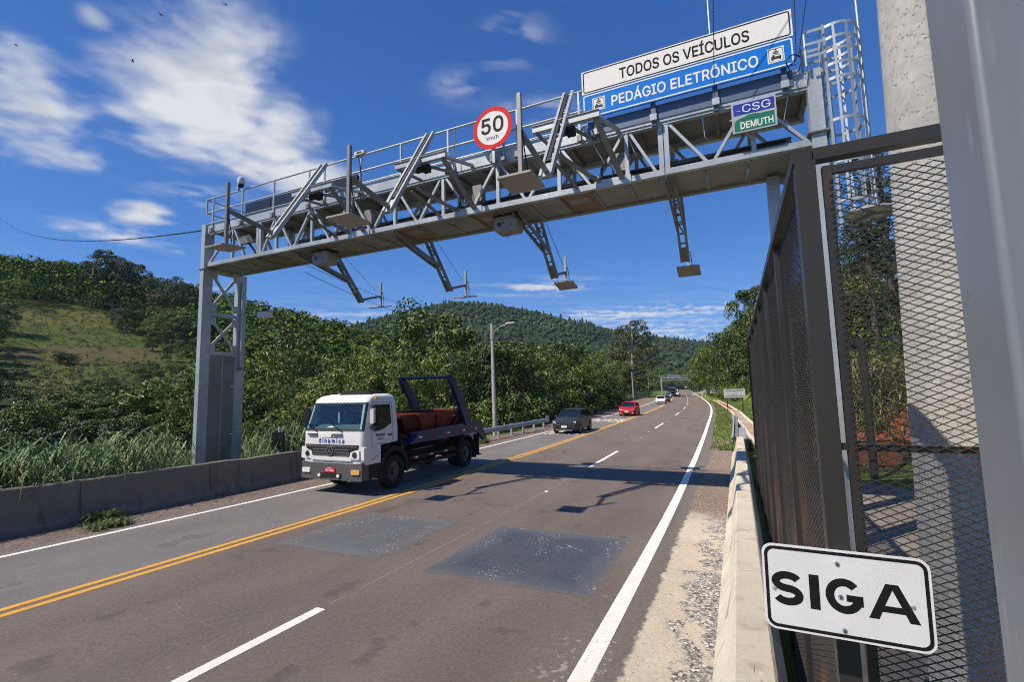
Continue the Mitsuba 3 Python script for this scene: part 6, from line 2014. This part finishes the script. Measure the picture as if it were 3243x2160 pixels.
for (x, y, hh, w) in ((-13.42, 6.4, .22, 'small tuft of green weeds at the foot of the left wall'), (-13.2, 24.5, .28, 'weeds growing through the gravel under the left guard rail'), (-12.65, 6.1, .08, 'low weeds at the left edge of the gravel shoulder')):
    s2 = [(x + frng.normal(0, .12), y + frng.normal(0, .17), gz(x, y) + .03) for _ in range(60)]
    m, col = blades(s2, frng, hh, 5, .022, [(.06, .10, .02), (.11, .16, .035), (.2, .18, .08)], .22, .5)
    put('weed_tuft', m, 'grass_blade', color=col, label=w, cat='weeds')
xs_b, t_b = np.meshgrid(np.linspace(1.2, 16, 60), np.linspace(0, 1, 22))
yb_ = 18.6 + 2.3 * t_b + .25 * mnoise(xs_b, t_b * 3, .9, 5) + np.where(t_b >= .999, 9, 0)
zb_ = -.45 + 2.35 * (t_b * t_b * (3 - 2 * t_b)) + .28 * (mnoise(xs_b * 1.4, t_b * 5, 1.1, 6) - .5)
a_ = (np.arange(21)[:, None] * 60 + np.arange(59)[None]).reshape(-1)
put('earth_bank', (np.stack([xs_b, yb_, zb_], -1).reshape(-1, 3), np.stack([a_, a_ + 1, a_ + 61, a_ + 60], -1)), 'red_earth', smooth=True, kind='structure', label='cut bank of reddish earth behind the yard')
sp = [(x, y, 1.55) for x, y in zip(frng.uniform(1.4, 14, 620), frng.uniform(20.6, 28, 620))]
m, col = blades(sp, frng, 2.3, 12, .07, [(.17, .13, .045), (.17, .19, .05), (.085, .13, .03)], .75)
put('maize', m, 'grass_blade', color=col, kind='stuff', label='yellowing maize seen through the mesh above the red earth bank', cat='maize')
ws_ = []
for _ in range(900):
    x, t = frng.uniform(1.4, 12), frng.random()
    if .18 < t < .55 and frng.random() < .85:
        continue
    ws_.append((x, 18.7 + 2.25 * t, -.42 + 2.3 * t * t * (3 - 2 * t)))
m, col = blades(ws_, frng, .32, 6, .04, [(.06, .11, .02), (.11, .165, .035), (.2, .18, .07)], .34, .5)
put('bank_weeds', m, 'grass_blade', color=col, kind='stuff', label='green weeds growing at the foot and top of the red earth bank', cat='weeds')

# swallows high above the left hill
for (x, y, z, a, w) in ((-47.0, 30.5, 44.6, 30, 'tiny dark bird at the top edge of the picture, rightmost of the four'), (-51.3, 26.6, 42.1, 80, 'tiny dark bird just above the large cloud'), (-58.8, 18.6, 35.8, 10, 'tiny dark bird in the blue at the far left, above the edge cloud'), (-54.7, 26.0, 37.7, 140, 'tiny dark bird in front of the large cloud')):
    bm = MB()
    bm.tube([(0, -.10, 0), (0, -.07, 0), (0, 0, .005), (0, .09, 0), (0, .16, 0)], [.008, .025, .03, .018, .006], 8)
    for s in (-1, 1):
        wv = np.array([(0, -.05, .01), (s * .10, -.07, .05), (s * .24, .04, .03), (s * .09, .02, .045), (0, .04, .01)])
        bm.add(np.vstack([wv, wv - [0, 0, .008]]), [[0, 1, 3], [1, 2, 3], [0, 3, 4], [5, 8, 6], [6, 8, 7], [5, 9, 8]])
    bm.add(np.array([(-.03, .15, 0), (.03, .15, 0), (0, .10, .004), (0, .22, 0)]), [[0, 1, 2], [0, 3, 1]])
    put('bird', bm, 'black_plastic', label=w, cat='bird', to_world=T().translate([x, y, z]).rotate([0, 0, 1], a).rotate([0, 1, 0], 20).scale(1.3))

# ------------------------------------------------------------------ air
if True:
    scene['haze_air'] = {'type': 'homogeneous', 'albedo': {'type': 'rgb', 'value': [.95, .95, .95]}, 'sigma_t': {'type': 'rgb', 'value': [.00005, .00007, .00010]}}
    scene['haze'] = {'type': 'cube', 'to_world': T().translate([0, 300, 140]).scale([3400, 3600, 160]), 'bsdf': {'type': 'null'}, 'interior': {'type': 'ref', 'id': 'haze_air'}}
    scene['camera']['medium'] = {'type': 'ref', 'id': 'haze_air'}
    say('haze', 'thin blue haze of the valley air', None, None, 'stuff')
